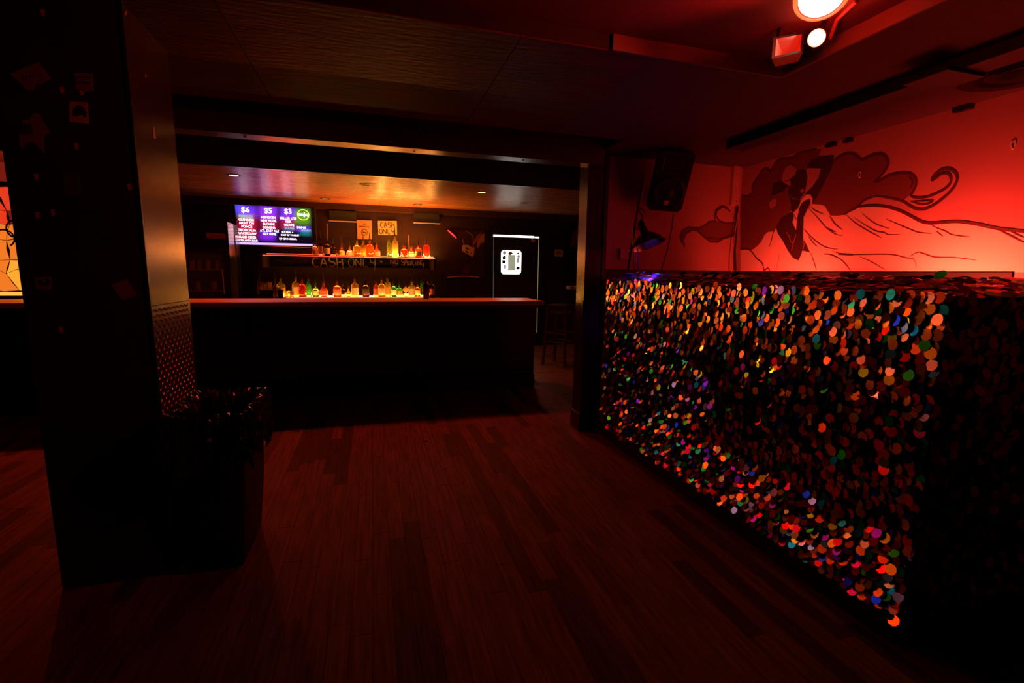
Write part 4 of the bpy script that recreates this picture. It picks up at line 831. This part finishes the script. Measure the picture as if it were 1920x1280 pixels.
LN = [ # outlines: points, width in metres
    (b_((20, 175), (60, 135), (130, 102), (200, 97), (250, 122), (298, 160), (360, 132), (440, 102), (510, 107), (555, 150), (560, 210), (520, 280), (470, 340), (430, 377), (480, 367), (560, 322), (650, 296), (740, 290), (800, 307), (842, 360), (835, 430), (785, 520)), 0.016),
    (b_((785, 520), (850, 540), (950, 530), (1050, 492), (1140, 442), (1188, 380), (1182, 322), (1150, 292), (1090, 302), (1050, 332), (1008, 362), (1000, 350), (1040, 300), (1100, 257), (1170, 250), (1230, 285), (1252, 345), (1225, 420), (1170, 490), (1100, 552), (1020, 610), (930, 650), (850, 650), (780, 620), (700, 570), (560, 537), (450, 522), (370, 542), (300, 582), (240, 640), (170, 675), (120, 708)), 0.016),
    (b_((240, 632), (340, 620), (450, 618), (560, 632), (680, 668), (800, 728), (880, 770), (940, 788), (1040, 790), (1250, 777), (1450, 802), (1650, 845), (1800, 862), (1930, 878), (2150, 920), (2400, 975), (2900, 1100)), 0.018),
    (b_((780, 575), (870, 600), (960, 598), (1010, 565), (900, 572), (790, 576)), 0.010), (b_((770, 330), (805, 370), (790, 440)), 0.012),
    (b_((140, 705), (220, 780), (330, 850), (430, 905), (495, 938)), 0.007), (b_((215, 735), (330, 810), (440, 870), (520, 885), (570, 907), (680, 905)), 0.007), (b_((295, 690), (380, 760), (460, 810), (580, 847)), 0.006), (b_((540, 750), (680, 810), (800, 860), (870, 885), (1000, 895)), 0.007),
    (b_((985, 805), (1050, 840), (1130, 870), (1210, 910), (1380, 928)), 0.006), (b_((1650, 850), (1750, 900), (1850, 950), (1930, 990)), 0.008), (b_((1770, 865), (1850, 905), (1930, 940)), 0.007), (b_((1040, 870), (1110, 925)), 0.006),
    (b_((0, 1075), (90, 1095), (200, 1107), (400, 1103), (600, 1105), (730, 1135), (820, 1155), (845, 1240)), 0.007), (b_((775, 1125), (850, 1085), (900, 1090), (1030, 1130), (1220, 1135), (1440, 1160)), 0.007), (b_((0, 1115), (80, 1150), (140, 1205), (185, 1270)), 0.007), (b_((270, 1125), (380, 1170), (470, 1220), (540, 1262)), 0.006), (b_((60, 1100), (210, 1107)), 0.014),
    (a((45, 1056), (100, 1050), (150, 1070), (205, 1140), (265, 1195), (280, 1260), (320, 1240), (338, 1272)), 0.012), (a((400, 830), (372, 890), (350, 980), (330, 1030)), 0.008), (a((440, 1085), (420, 1180), (398, 1272)), 0.005), (a((745, 1090), (780, 1180), (802, 1265)), 0.006), (a((680, 850), (750, 930), (880, 1025), (1020, 1055)), 0.007), (a((720, 920), (770, 985), (812, 1028)), 0.006),
    (a((725, 645), (800, 720), (890, 825), (930, 860), (1000, 905), (1065, 918)), 0.006), (a((900, 835), (1000, 885)), 0.006), (a((750, 635), (800, 670), (880, 705)), 0.006), (a((935, 720), (990, 800), (1065, 860)), 0.007), (a((575, 700), (605, 760)), 0.005), (a((870, 1100), (960, 1110), (1065, 1165)), 0.008),
    (a((60, 512), (110, 525), (160, 490), (165, 420), (210, 350), (270, 260), (320, 250), (345, 275), (400, 190), (450, 152), (560, 142), (650, 85), (800, 55)), 0.014), (a((410, 830), (450, 745), (540, 690)), 0.006)]
ln = MB()
for pts, w in LN:
    P = clampz(mix(pts, 0.0040)); n = len(P)
    # smooth the stroke
    Q = []
    for i in range(n - 1):
        p0, p1, p2, p3 = P[max(i - 1, 0)], P[i], P[i + 1], P[min(i + 2, n - 1)]
        for s_ in range(4):
            t_ = s_ / 4; Q.append(0.5 * ((2 * p1) + (p2 - p0) * t_ + (2 * p0 - 5 * p1 + 4 * p2 - p3) * t_ ** 2 + (3 * p1 - p0 - 3 * p2 + p3) * t_ ** 3))
    Q.append(P[-1]); m_ = len(Q); ends = 0.3 if w < 0.012 else 0.8
    MB().ribbon(clampz(Q), [w * (ends + (1 - ends) * math.sin(math.pi * i / (m_ - 1))) for i in range(m_)], (-1, 0, 0)).build('painted_line', PLN, mu)
for pts in (((505, 880), (530, 920), (545, 970), (570, 992)), ((600, 900), (575, 990), (555, 1065)), ((672, 955), (682, 1010), (665, 1065)), ((540, 520), (580, 548), (640, 548)), ((500, 330), (560, 240)), ((515, 340), (590, 260)), ((490, 300), (540, 225)), ((345, 600), (395, 570)), ((360, 630), (400, 590))):
    MB().ribbon(mix(a(*pts), 0.0052), 0.004, (-1, 0, 0)).build('fine_line', PLF, mu)
# the hair tail that runs on over the speaker wall
ht = thing('wall_mural_tail', 'curling tail of painted hair on the red wall below the speaker', 'mural', (3.0, YB, 1.6))
def C_(cx, cy, d): return at(1260 + cx / 2.909, 240 + cy / 2.909, 'y', YB - d)
TAIL = [(340, 515), (300, 520), (260, 508), (240, 480), (245, 450), (275, 430), (300, 438), (318, 455), (300, 432), (270, 424), (240, 445), (232, 480), (236, 505), (200, 512), (180, 530), (150, 545), (90, 540), (55, 560), (45, 590), (52, 625), (68, 648), (62, 610), (75, 575), (110, 555), (140, 560), (170, 590), (210, 620), (250, 622), (290, 595), (345, 575)]
MB().poly([C_(*p, 0.0012) for p in TAIL[12:] ] + [C_(345, 515, 0.0012), C_(300, 520, 0.0012), C_(258, 510, 0.0012)]).build('hair', PH, ht)
for seg in (TAIL[:8], TAIL[8:20], TAIL[20:], [(345, 585), (290, 600), (240, 605), (190, 596)]): MB().ribbon([C_(*p, 0.0024) for p in seg], 0.016, (0, -1, 0)).build('painted_line', PLN, ht)

# ------------------------------------------------------------------ loudspeaker
sp = thing('loudspeaker', 'black loudspeaker tilted down from the red wall above the booth', 'loudspeaker', (2.423, 3.55, 2.169))
ORG[sp] = Vector((0, 0, 0))
def rz(a): return Matrix.Rotation(a, 3, 'Z')
sp.rotation_mode = 'QUATERNION'; sp.rotation_quaternion = (rz(R(-20.86)) @ Matrix.Rotation(R(25.4), 3, 'X') @ Matrix.Rotation(R(4.6), 3, 'Y')).to_quaternion()
b = MB(); oc = []
def front(s, y, t=0.03): return [(sx, y, sz) for sx, sz in ((-0.15 * s + t, -0.25 * s), (0.15 * s - t, -0.25 * s), (0.15 * s, -0.25 * s + t), (0.15 * s, 0.25 * s - t), (0.15 * s - t, 0.25 * s), (-0.15 * s + t, 0.25 * s), (-0.15 * s, 0.25 * s - t), (-0.15 * s, -0.25 * s + t))]
rings = [front(0.97, 0.0), front(1.0, 0.012), front(1.0, 0.06)] + [[(p[0], p[1], p[2] - 0.075) for p in front(s_, y_)] for s_, y_ in ((0.66, 0.20), (0.62, 0.21))]
b.add(sum(rings, []), [(i * 8 + k, i * 8 + (k + 1) % 8, (i + 1) * 8 + (k + 1) % 8, (i + 1) * 8 + k) for i in range(4) for k in range(8)] + [tuple(range(8)), tuple(range(32, 40))]); b.build('cabinet', 'plastic', sp)
MB().lathe([(0.132, 0), (0.135, 0.006), (0.122, 0.012), (0.118, 0.004), (0.05, -0.004), (0.04, 0.006), (0.001, 0.010)], (0, 0, -0.09), 32, (0, -1, 0), cap=False).build('woofer_grille', 'plastic', sp, True)
hn = MB().add([(-0.10, -0.004, 0.20), (0.10, -0.004, 0.20), (0.10, -0.004, 0.09), (-0.10, -0.004, 0.09), (-0.045, 0.02, 0.165), (0.045, 0.02, 0.165), (0.045, 0.02, 0.125), (-0.045, 0.02, 0.125)], [(0, 1, 5, 4), (1, 2, 6, 5), (2, 3, 7, 6), (3, 0, 4, 7), (4, 5, 6, 7)]); hn.build('horn', 'black', sp)
for sx in (-1, 1): MB().lathe([(0.022, 0), (0.024, 0.004), (0.018, 0.006), (0.016, 0.001)], (sx * 0.085, 0, 0.06), 16, (0, -1, 0)).build('port', 'black', sp, True)
MB().box(-0.018, 0.018, -0.017, -0.011, -0.185, -0.150).build('badge', mat('badge_red', (0.75, 0.3, 0.28), 0.5), sp)
MB().bar((0, 0.2, -0.02), (0.10, 0.40, -0.02), 0.03).build('wall_bracket', 'black', sp)
tag(MB().tube([at(1263, 400, 'y', 3.7), at(1259, 430, 'y', 3.72), at(1252, 465, 'y', 3.74), at(1246, 485, 'y', 3.72), at(1240, 508, 'y', 3.68)], 0.005, 6).build('speaker_cable', 'plastic', smooth=True), 'thin black cable hanging from the loudspeaker to the booth', 'cable')

# ------------------------------------------------------------------ clamp lamp on its stand
yl = 3.42
ld_ = thing('clamp_lamp', 'metal dome clamp lamp shining blue onto the booth top', 'lamp', (2.15, yl, 1.6))
c0 = at(1216, 459, 'y', yl); ax = Vector((-0.20, 0.33, 0.92)).normalized()
pr_ = [(0.138, 0.0), (0.136, 0.004), (0.110, 0.045), (0.075, 0.080), (0.045, 0.098), (0.030, 0.104)]
MB().lathe(pr_, c0, 36, ax, cap=False).build('shade', mat('lamp_shade', (0.55, 0.5, 0.5), 0.22, metal=1.0, noise=3, stretch=(1, 1, 1), var=0.1), ld_, True)
MB().lathe([(0.031, 0.098), (0.033, 0.11), (0.028, 0.15), (0.032, 0.155), (0.026, 0.165), (0.03, 0.175), (0.02, 0.20), (0.012, 0.215)], c0, 18, ax).build('socket', 'black_gloss', ld_, True)
BULB = emis('bulb_blue', (0.12, 0.03, 1.0), 8.0)
MB().lathe([(0.012, 0.105), (0.016, 0.095), (0.022, 0.08), (0.022, 0.072), (0.014, 0.06), (0.002, 0.055)], c0, 16, ax).build('bulb', BULB, ld_, True)
light('clamp_lamp_light', 'SPOT', c0 + ax * 0.045, (0.16, 0.04, 1.0), 13, 0.012, c0 - Vector((0.10, 0.20, 1)), 100, 0.7)
tp = c0 + ax * 0.2
MB().tube([tp, tp + Vector((0.01, 0, 0.05)), tp + Vector((-0.03, 0.02, 0.12)), at(1208, 395, 'y', 3.46)], 0.006, 6).build('cord', 'plastic', ld_, True)
MB().bar(c0 + ax * 0.15, at(1190, 428, 'y', 3.47), 0.02, 0.03).build('clamp', 'dark_metal', ld_)
st = thing('lamp_stand', 'thin slanted black stand carrying the clamp lamp on the booth', 'stand', tuple(at(1179, 505, 'y', 3.48)))
MB().tube([at(1178, 506, 'y', 3.48), at(1191, 420, 'y', 3.48), at(1208, 325, 'y', 3.48)], [0.010, 0.009, 0.006], 10).build('pole', 'black_gloss', st, True)
MB().tube([at(1187, 428, 'y', 3.47), at(1187, 455, 'y', 3.47), at(1189, 506, 'y', 3.46)], 0.004, 6).build('rod', 'steel', st, True)
MB().tube([at(1194, 460, 'y', 3.50), at(1197, 485, 'y', 3.5), at(1197, 508, 'y', 3.49)], 0.004, 6).build('cable', 'plastic', st, True)
MB().tube([at(1210, 338, 'y', 3.50), at(1200, 385, 'y', 3.5), at(1195, 430, 'y', 3.49)], 0.0035, 6).build('cable', 'sticker_red', st, True)
p = at(1178, 508, 'y', 3.48); MB().lathe([(0.05, 0), (0.05, 0.012), (0.015, 0.02)], (p.x, p.y, 1.394), 16).build('base', 'black', st, True)

# outlet box, raceway and wires on the speaker wall
ob_ = thing('outlet_box', 'pale square outlet box low on the red wall by the post', 'outlet', (2.21, YB, 1.54))
a0, a1 = at(1161, 466, 'y', YB), at(1182, 487, 'y', YB)
MB().bbox(a0.x, a1.x, YB - 0.03, YB, a1.z, a0.z, 0.004).build('box_body', mat('outlet_paint', (0.6, 0.34, 0.3), 0.5), ob_); MB().lathe([(0.012, 0), (0.012, 0.004)], (a1.x - 0.03, YB - 0.03, (a0.z + a1.z) / 2 + 0.005), 10, (0, -1, 0)).build('socket_hole', 'ink', ob_)
rw = thing('cable_raceway', 'pale vertical cable cover in the corner of the red walls', 'cable cover', (3.36, YB, 2.06))
a0, a1 = at(1376.5, 305, 'y', YB - 0.03), at(1387, 386, 'y', YB - 0.03)
MB().bbox(a0.x, a0.x + 0.072, YB - 0.04, YB, a1.z, a0.z, 0.004).build('cover', mat('raceway_paint', (0.62, 0.3, 0.27), 0.5), rw)
MB().lathe([(0.005, 0), (0.005, 0.004)], (a0.x + 0.05, YB - 0.04, a1.z + 0.04), 8, (0, -1, 0)).build('screw', 'ink', rw)
tag(MB().tube([at(1383, 386, 'y', 3.85), at(1381, 430, 'y', 3.86), at(1378, 470, 'y', 3.86), at(1379, 508, 'y', 3.86)], 0.009, 8).build('corner_cable', 'black', smooth=True), 'thick black cable running down the corner below the cable cover', 'cable')
tag(MB().tube([at(1386, 388, 'y', 3.83), at(1379, 430, 'y', 3.83), at(1373, 480, 'y', 3.83), at(1372, 510, 'y', 3.83)], 0.004, 6).build('corner_cable', mat('pinkish_cable', (0.5, 0.2, 0.18), 0.5), smooth=True), 'thin pale cable running down the corner beside the thick black one', 'cable')
wr = thing('wire_bundle', 'loose wires gathered above the cable cover in the corner', 'wires', (3.4, 3.85, 2.38))
for i in range(4):
    MB().tube([at(1381 + i * 2, 305, 'y', 3.86), at(1378 + i * 3, 295, 'y', 3.84), at(1372 + i * 5, 283 - i, 'y', 3.82), at(1370 + i * 4, 276, 'y', 3.80)], 0.003, 5).build('wire', 'plastic' if i % 2 else 'sticker_red', wr, True)
MB().tube([at(1386, 298, 'y', 3.86), at(1400, 293, 'x', XW - 0.02), at(1418, 286, 'x', XW - 0.02)], 0.006, 6).build('wire', 'sticker_red', wr, True)
tag(MB().tube([at(1318, 303, 'y', 3.84), at(1324, 292, 'y', 3.82), at(1333, 280, 'y', 3.80)], 0.010, 8).build('hanging_clip', 'black', smooth=True), 'slanted black clip under the ceiling right of the loudspeaker', 'clip')
# wall bits along the top of the mural
for px, py, w, h, lab in ((1640, 238, 26, 7, 'third from the left'), (1804, 203, 34, 8, 'rightmost and widest'), (1588, 264, 14, 6, 'second from the left'), (1556, 272, 16, 7, 'leftmost')):
    a0 = at(px - w / 2, py + 2, 'x', XW - 0.03); a1 = at(px + w / 2, py - 2, 'x', XW - 0.03); z = (a0.z + a1.z) / 2; hh_ = h * 0.0016
    t = thing('hanging_bracket', f'small black hanging bracket at the top edge of the mural, {lab}', 'bracket', (XW - 0.02, (a0.y + a1.y) / 2, z - hh_), 'brackets along the mural top')
    MB().bbox(XW - 0.04, XW, min(a0.y, a1.y), max(a0.y, a1.y), z - hh_, z + hh_, 0.002).build('plate', 'black', t); MB().box(XW - 0.05, XW - 0.03, (a0.y + a1.y) / 2 - 0.006, (a0.y + a1.y) / 2 + 0.006, z - hh_ * 1.5, z + hh_ * 0.6).build('hook', 'black', t)
for px, py, lab in ((1612, 327, 'inside the painted hair'), (1899, 271, 'near the top right of the mural wall')):
    c = at(px, py, 'x', XW - 0.005); t = thing('wall_hook', f'small pale screw hook {lab}', 'hook', (XW, c.y, c.z - 0.02))
    MB().ribbon([(XW - 0.006, c.y + 0.010 * math.cos(q), c.z + 0.018 * math.sin(q)) for q in [2 * math.pi * i / 14 for i in range(15)]], 0.008, (-1, 0, 0)).build('ring', 'cream', t); MB().lathe([(0.006, 0), (0.004, 0.012)], (XW, c.y, c.z - 0.02), 8, (-1, 0, 0)).build('screw', 'cream', t)

# ------------------------------------------------------------------ DJ ceiling: batten, vent, lamps
bt = thing('ceiling_batten', 'long black batten fixed along the dark ceiling over the booth', 'batten', (2.75, 2.4, 2.375))
MB().bbox(2.66, 2.82, -1.0, 3.2, 2.37, 2.43, 0.004).build('batten_rail', 'black', bt); MB().bbox(2.56, 2.82, 1.66, 1.86, 2.35, 2.372, 0.006).build('mount_plate', 'black', bt)
vt = thing('round_vent', 'round slatted ceiling vent at the upper right', 'vent', (3.06, 1.66, 2.385))
MB().lathe([(0.235, 2.43), (0.25, 2.40), (0.225, 2.392), (0.21, 2.43)], (3.06, 1.66, 0), 40, cap=False).build('rim', 'dj_ceiling', vt, True)
for i, r in enumerate((0.175, 0.135, 0.095, 0.055)): MB().lathe([(r, 2.425), (r + 0.030, 2.385 + 0.004 * i), (r + 0.033, 2.387 + 0.004 * i), (r + 0.006, 2.428)], (3.06, 1.66, 0), 36, cap=False).build('slat', 'black' if i % 2 else 'dj_ceiling', vt, True)
MB().lathe([(0.21, 2.4295), (0.001, 2.4292)], (3.06, 1.66, 0), 32, cap=False).build('throat', 'black', vt)
HOT = emis('lamp_face', (1.0, 0.82, 0.55), 14.0); HOT2 = emis('lamp_glow', (1.0, 0.10, 0.02), 2.5)
fl1 = thing('flood_lamp', 'blazing red flood lamp at the top of the picture', 'lamp', (1.68, 1.56, 2.36))
axf = (CAM - Vector((1.68, 1.56, 2.42))).normalized(); axf = (axf + Vector((0, 0, -0.9))).normalized()
cF = at(1541, -8, 'z', 2.42)
MB().lathe([(0.078, 0.0), (0.080, 0.01), (0.06, -0.06), (0.03, -0.08)], cF, 28, axf, cap=False).build('reflector', mat('lamp_can', (0.35, 0.05, 0.04), 0.35, metal=0.6), fl1, True)
MB().lathe([(0.074, 0.004), (0.062, 0.016), (0.03, 0.026), (0.001, 0.028)], cF, 28, axf, cap=False).build('lens', HOT, fl1, True)
MB().lathe([(0.080, 0.006), (0.092, 0.0), (0.092, -0.02), (0.082, -0.015)], cF, 28, axf, cap=False).build('lens_rim', HOT2, fl1, True)
MB().box(cF.x - 0.12, cF.x + 0.10, cF.y - 0.02, cF.y + 0.02, 2.46, 2.5).build('ceiling_plate', 'dj_ceiling', fl1)
for s_ in (-1, 1): MB().bar((cF.x + 0.10 * s_, cF.y, 2.47), cF + Vector((0.085 * s_, 0, -0.01)), 0.012, 0.02).build('yoke_arm', 'dark_metal', fl1)
fl2 = thing('spot_lamp', 'small round red spot lamp just below the blazing flood lamp', 'lamp', (1.90, 1.77, 2.36))
c2 = at(1531, 71, 'y', 1.76); ax2 = (CAM - c2).normalized()
MB().lathe([(0.030, 0.0), (0.034, 0.012), (0.034, -0.03), (0.040, -0.05), (0.040, -0.12), (0.02, -0.14)], c2, 24, ax2, cap=False).build('lamp_body', mat('spot_body', (0.28, 0.05, 0.04), 0.4, metal=0.4), fl2, True)
MB().lathe([(0.030, 0.004), (0.026, 0.012), (0.001, 0.016)], c2, 24, ax2, cap=False).build('lens', HOT, fl2, True)
MB().bar(c2 - ax2 * 0.08, (c2.x + 0.02, c2.y - 0.02, 2.5), 0.014).build('stem', 'dark_metal', fl2)
tag(MB().tube([c2 - ax2 * 0.02 + Vector((0.075, 0, 0.01)), at(1570, 36, 'z', 2.485), at(1606, 2, 'z', 2.49)], 0.008, 8).build('lamp_conduit', mat('conduit_paint', (0.4, 0.1, 0.08), 0.4), smooth=True), 'thin red-lit conduit running from the spot lamp along the ceiling', 'conduit')
fh = thing('barn_door_light', 'square hooded stage light hanging left of the spot lamp', 'stage light', tuple(at(1476, 118, 'y', 1.85)))
def H_(cx, cy, y): return at(1440 + cx / 9.145, cy / 9.145, 'y', y)
fy = 1.80
fo = [H_(95, 640, fy), H_(640, 540, fy), H_(600, 890, fy), H_(60, 1010, fy)]; cc = sum(fo, Vector()) / 4
inn = [cc + (p - cc) * 0.80 for p in fo]; back = [cc + (p - cc) * 0.25 + Vector((0.06, 0.055, -0.025)) for p in fo]
outb = [cc + (p - cc) * 0.75 + Vector((0.06, 0.06, -0.016)) for p in fo]
b = MB().add(fo + inn, [(i, (i + 1) % 4, 4 + (i + 1) % 4, 4 + i) for i in range(4)]); b.build('front_frame', 'black', fh)
for i in range(4): MB().add([inn[i], inn[(i + 1) % 4], back[(i + 1) % 4], back[i]], [(0, 1, 2, 3)]).build('reflector_facet', mat('reflector', (0.75, 0.5, 0.45), 0.3, metal=0.6), fh)
MB().add(back, [(0, 1, 2, 3)]).build('reflector_back', 'dark_metal', fh)
MB().add(fo + outb, [(i, (i + 1) % 4, 4 + (i + 1) % 4, 4 + i) for i in range(4)] + [(4, 5, 6, 7)]).build('housing', mat('housing_yellow', (0.30, 0.2, 0.04), 0.5), fh)
MB().bar(cc + Vector((0, 0.06, 0.04)), (cc.x, cc.y + 0.05, 2.5), 0.018).build('hanger', 'dark_metal', fh)

# ------------------------------------------------------------------ DJ booth with hanging holographic sequins
bo = thing('dj_booth', 'waist-high booth draped in shimmering holographic sequins', 'booth', (2.4, 2.45, 0))
FX, EY, ZT, FY, ZB = 1.83, 1.09, 1.347, 3.54, 0.15
box('booth_body', 'black', FX + 0.05, 2.72, EY + 0.05, FY, 0.0, 1.33, bo)
TX0, TY0, TY1 = FX + 0.27, EY + 0.26, FY - 0.06
tpb = MB(); tpb.add([(FX + 0.006, EY, ZT - 0.01), (FX + 0.006, FY, ZT - 0.01), (2.72, FY, 1.345), (2.72, EY, ZT - 0.01), (TX0, TY0, 1.392), (TX0, TY1, 1.392), (2.66, TY1, 1.392), (2.66, TY0, 1.392)],
        [(0, 1, 5, 4), (1, 2, 6, 5), (2, 3, 7, 6), (3, 0, 4, 7), (4, 5, 6, 7), (3, 2, 1, 0)]); tpb.build('top_cloth', 'cloth_dark', bo)
box('front_backing', 'cloth_dark', FX + 0.012, FX + 0.02, EY + 0.012, FY, ZB - 0.01, ZT - 0.012, bo); box('end_backing', 'black', FX + 0.012, 2.72, EY + 0.008, EY + 0.016, ZB - 0.01, ZT - 0.012, bo)
random.seed(21)
def disc(c, nrm, r, k=9):
    u = Vector(nrm).orthogonal().normalized(); w = Vector(nrm).cross(u).normalized(); return [c + (u * math.cos(2 * math.pi * i / k) + w * math.sin(2 * math.pi * i / k)) * r for i in range(k)]
SEQ = []
g = random.gauss
def hang(y, z):
    """mean outward tilt of the hanging discs: flat near the top, kicking out towards the hem and in the far half"""
    need = 0.10 + (1.2 - z) * 0.55
    if z > 0.98: return 0.09, 0.08
    if z < 0.46: return need * 0.85, 0.20
    return (need * 0.75, 0.15) if y > 2.35 + 0.25 * math.sin(7 * z) else (0.06, 0.10)
y = EY + 0.01
while y < 3.45:
    z = ZB + random.uniform(0, 0.02)
    while z < ZT - 0.005:
        if random.random() < 0.94:
            big = random.random() < 0.12; mz, sz_ = hang(y, z)
            n_ = Vector((-1, g(0.10 + 0.06 * (3.6 - y), 0.30 if big else 0.11), g(mz, 0.30 if big else sz_))).normalized(); SEQ.append((Vector((FX - 0.004 - random.uniform(0, 0.016), y + g(0, 0.006), z + g(0, 0.005))), n_))
        z += 0.031
    y += 0.034
x = FX + 0.01
while x < 2.72:
    z = ZB + random.uniform(0, 0.02)
    while z < ZT - 0.005:
        if random.random() < 0.85:
            n_ = Vector((g(0, 0.2), -1, g(-0.05, 0.2))).normalized(); SEQ.append((Vector((x + g(0, 0.006), EY - 0.002 - random.uniform(0, 0.016), z + g(0, 0.005))), n_))
        z += 0.034
    x += 0.038
def topz(x, y):
    return min(1.392, ZT - 0.01 + 0.057 * min(1, (x - FX) / 0.26, max(0, (y - EY) / 0.26)))
y = EY + 0.01
while y < FY - 0.01:
    x = FX
    while x < (FX + 0.38 if y > EY + 0.25 else 2.7):
        if random.random() < 0.9:
            n_ = Vector((-0.22 + g(0, 0.10), g(0, 0.12) - (0.22 if y < EY + 0.25 else 0), 1)).normalized(); SEQ.append((Vector((x, y + g(0, 0.008), topz(x, y) + 0.004 + random.uniform(0, 0.010))), n_))
        x += 0.030
    y += 0.034
for k_ in range(26):
    yy = random.uniform(1.2, 3.45); SEQ.append((Vector((random.uniform(FX + 0.1, FX + 0.25), yy, 1.405 + random.uniform(0, 0.012))), Vector((g(-0.5, 0.3), g(0, 0.3), 1)).normalized()))
GLINT_FOIL = [s_[0].z > 0.97 and s_[0].z < 1.335 and random.random() < 0.5 for s_ in SEQ]     # half the upper discs, picked at random, carry the orange strip reflection as colour
SEQ = [(c, n_, f_) for (c, n_), f_ in zip(SEQ, GLINT_FOIL)]
DM = {}
for f_, mk in ((False, 'sequin'), (True, 'glint_foil')):
    dsc = MB(); dsc.add(disc(Vector((0, 0, 0)), (0, 0, 1), 0.0215), [tuple(range(9))]); me_ = bpy.data.meshes.new('sequin'); me_.from_pydata(dsc.v, [], dsc.f); me_.materials.append(M[mk]); DM[f_] = me_
def sq_size(s):
    v = s[0] - CAM; d = v.dot(C_F); u = 960 + F * v.dot(C_R) / d
    return 0 if u > 1915 else abs(v.normalized().dot(s[1])) / d ** 2
SEQ.sort(key=sq_size, reverse=True)
for c, n_, f_ in SEQ[:300]:
    o = bpy.data.objects.new('sequin', DM[f_]); COL.objects.link(o); o.parent = bo; o.location = c - ORG[bo]; o.rotation_mode = 'QUATERNION'; o.rotation_quaternion = n_.to_track_quat('Z', 'Y')
for f_, mk in ((False, 'sequin'), (True, 'glint_foil')):
    rest = MB()
    for c, n_, q_ in SEQ[300:]:
        if q_ == f_: rest.add(disc(c, n_, 0.0215, 8), [tuple(range(8))])
    o = rest.build('sequin_remainder', mk, bo); o['kind'] = 'stuff'
# floods behind the booth
for (fx_, fy_, fz_, fp_), lab in zip(FLOODS, ('nearer', 'farther')):
    t = thing('wall_flood', f'low red flood hidden behind the booth washing the mural, the {lab} one', 'flood light', (fx_, fy_, fz_ - 0.16), 'floods behind the booth')
    MB().bbox(fx_ - 0.05, fx_ + 0.05, fy_ - 0.06, fy_ + 0.06, fz_ - 0.16, fz_ - 0.06, 0.006).build('flood_body', 'black', t); MB().bar((fx_ + 0.045, fy_, fz_ - 0.11), (XW - 0.012, fy_, fz_ - 0.11), 0.03).build('bracket', 'black', t); MB().box(fx_ - 0.04, fx_ + 0.04, fy_ - 0.05, fy_ + 0.05, fz_ - 0.0595, fz_ - 0.055).build('lens', emis('flood_lens', RED, 4.0), t)
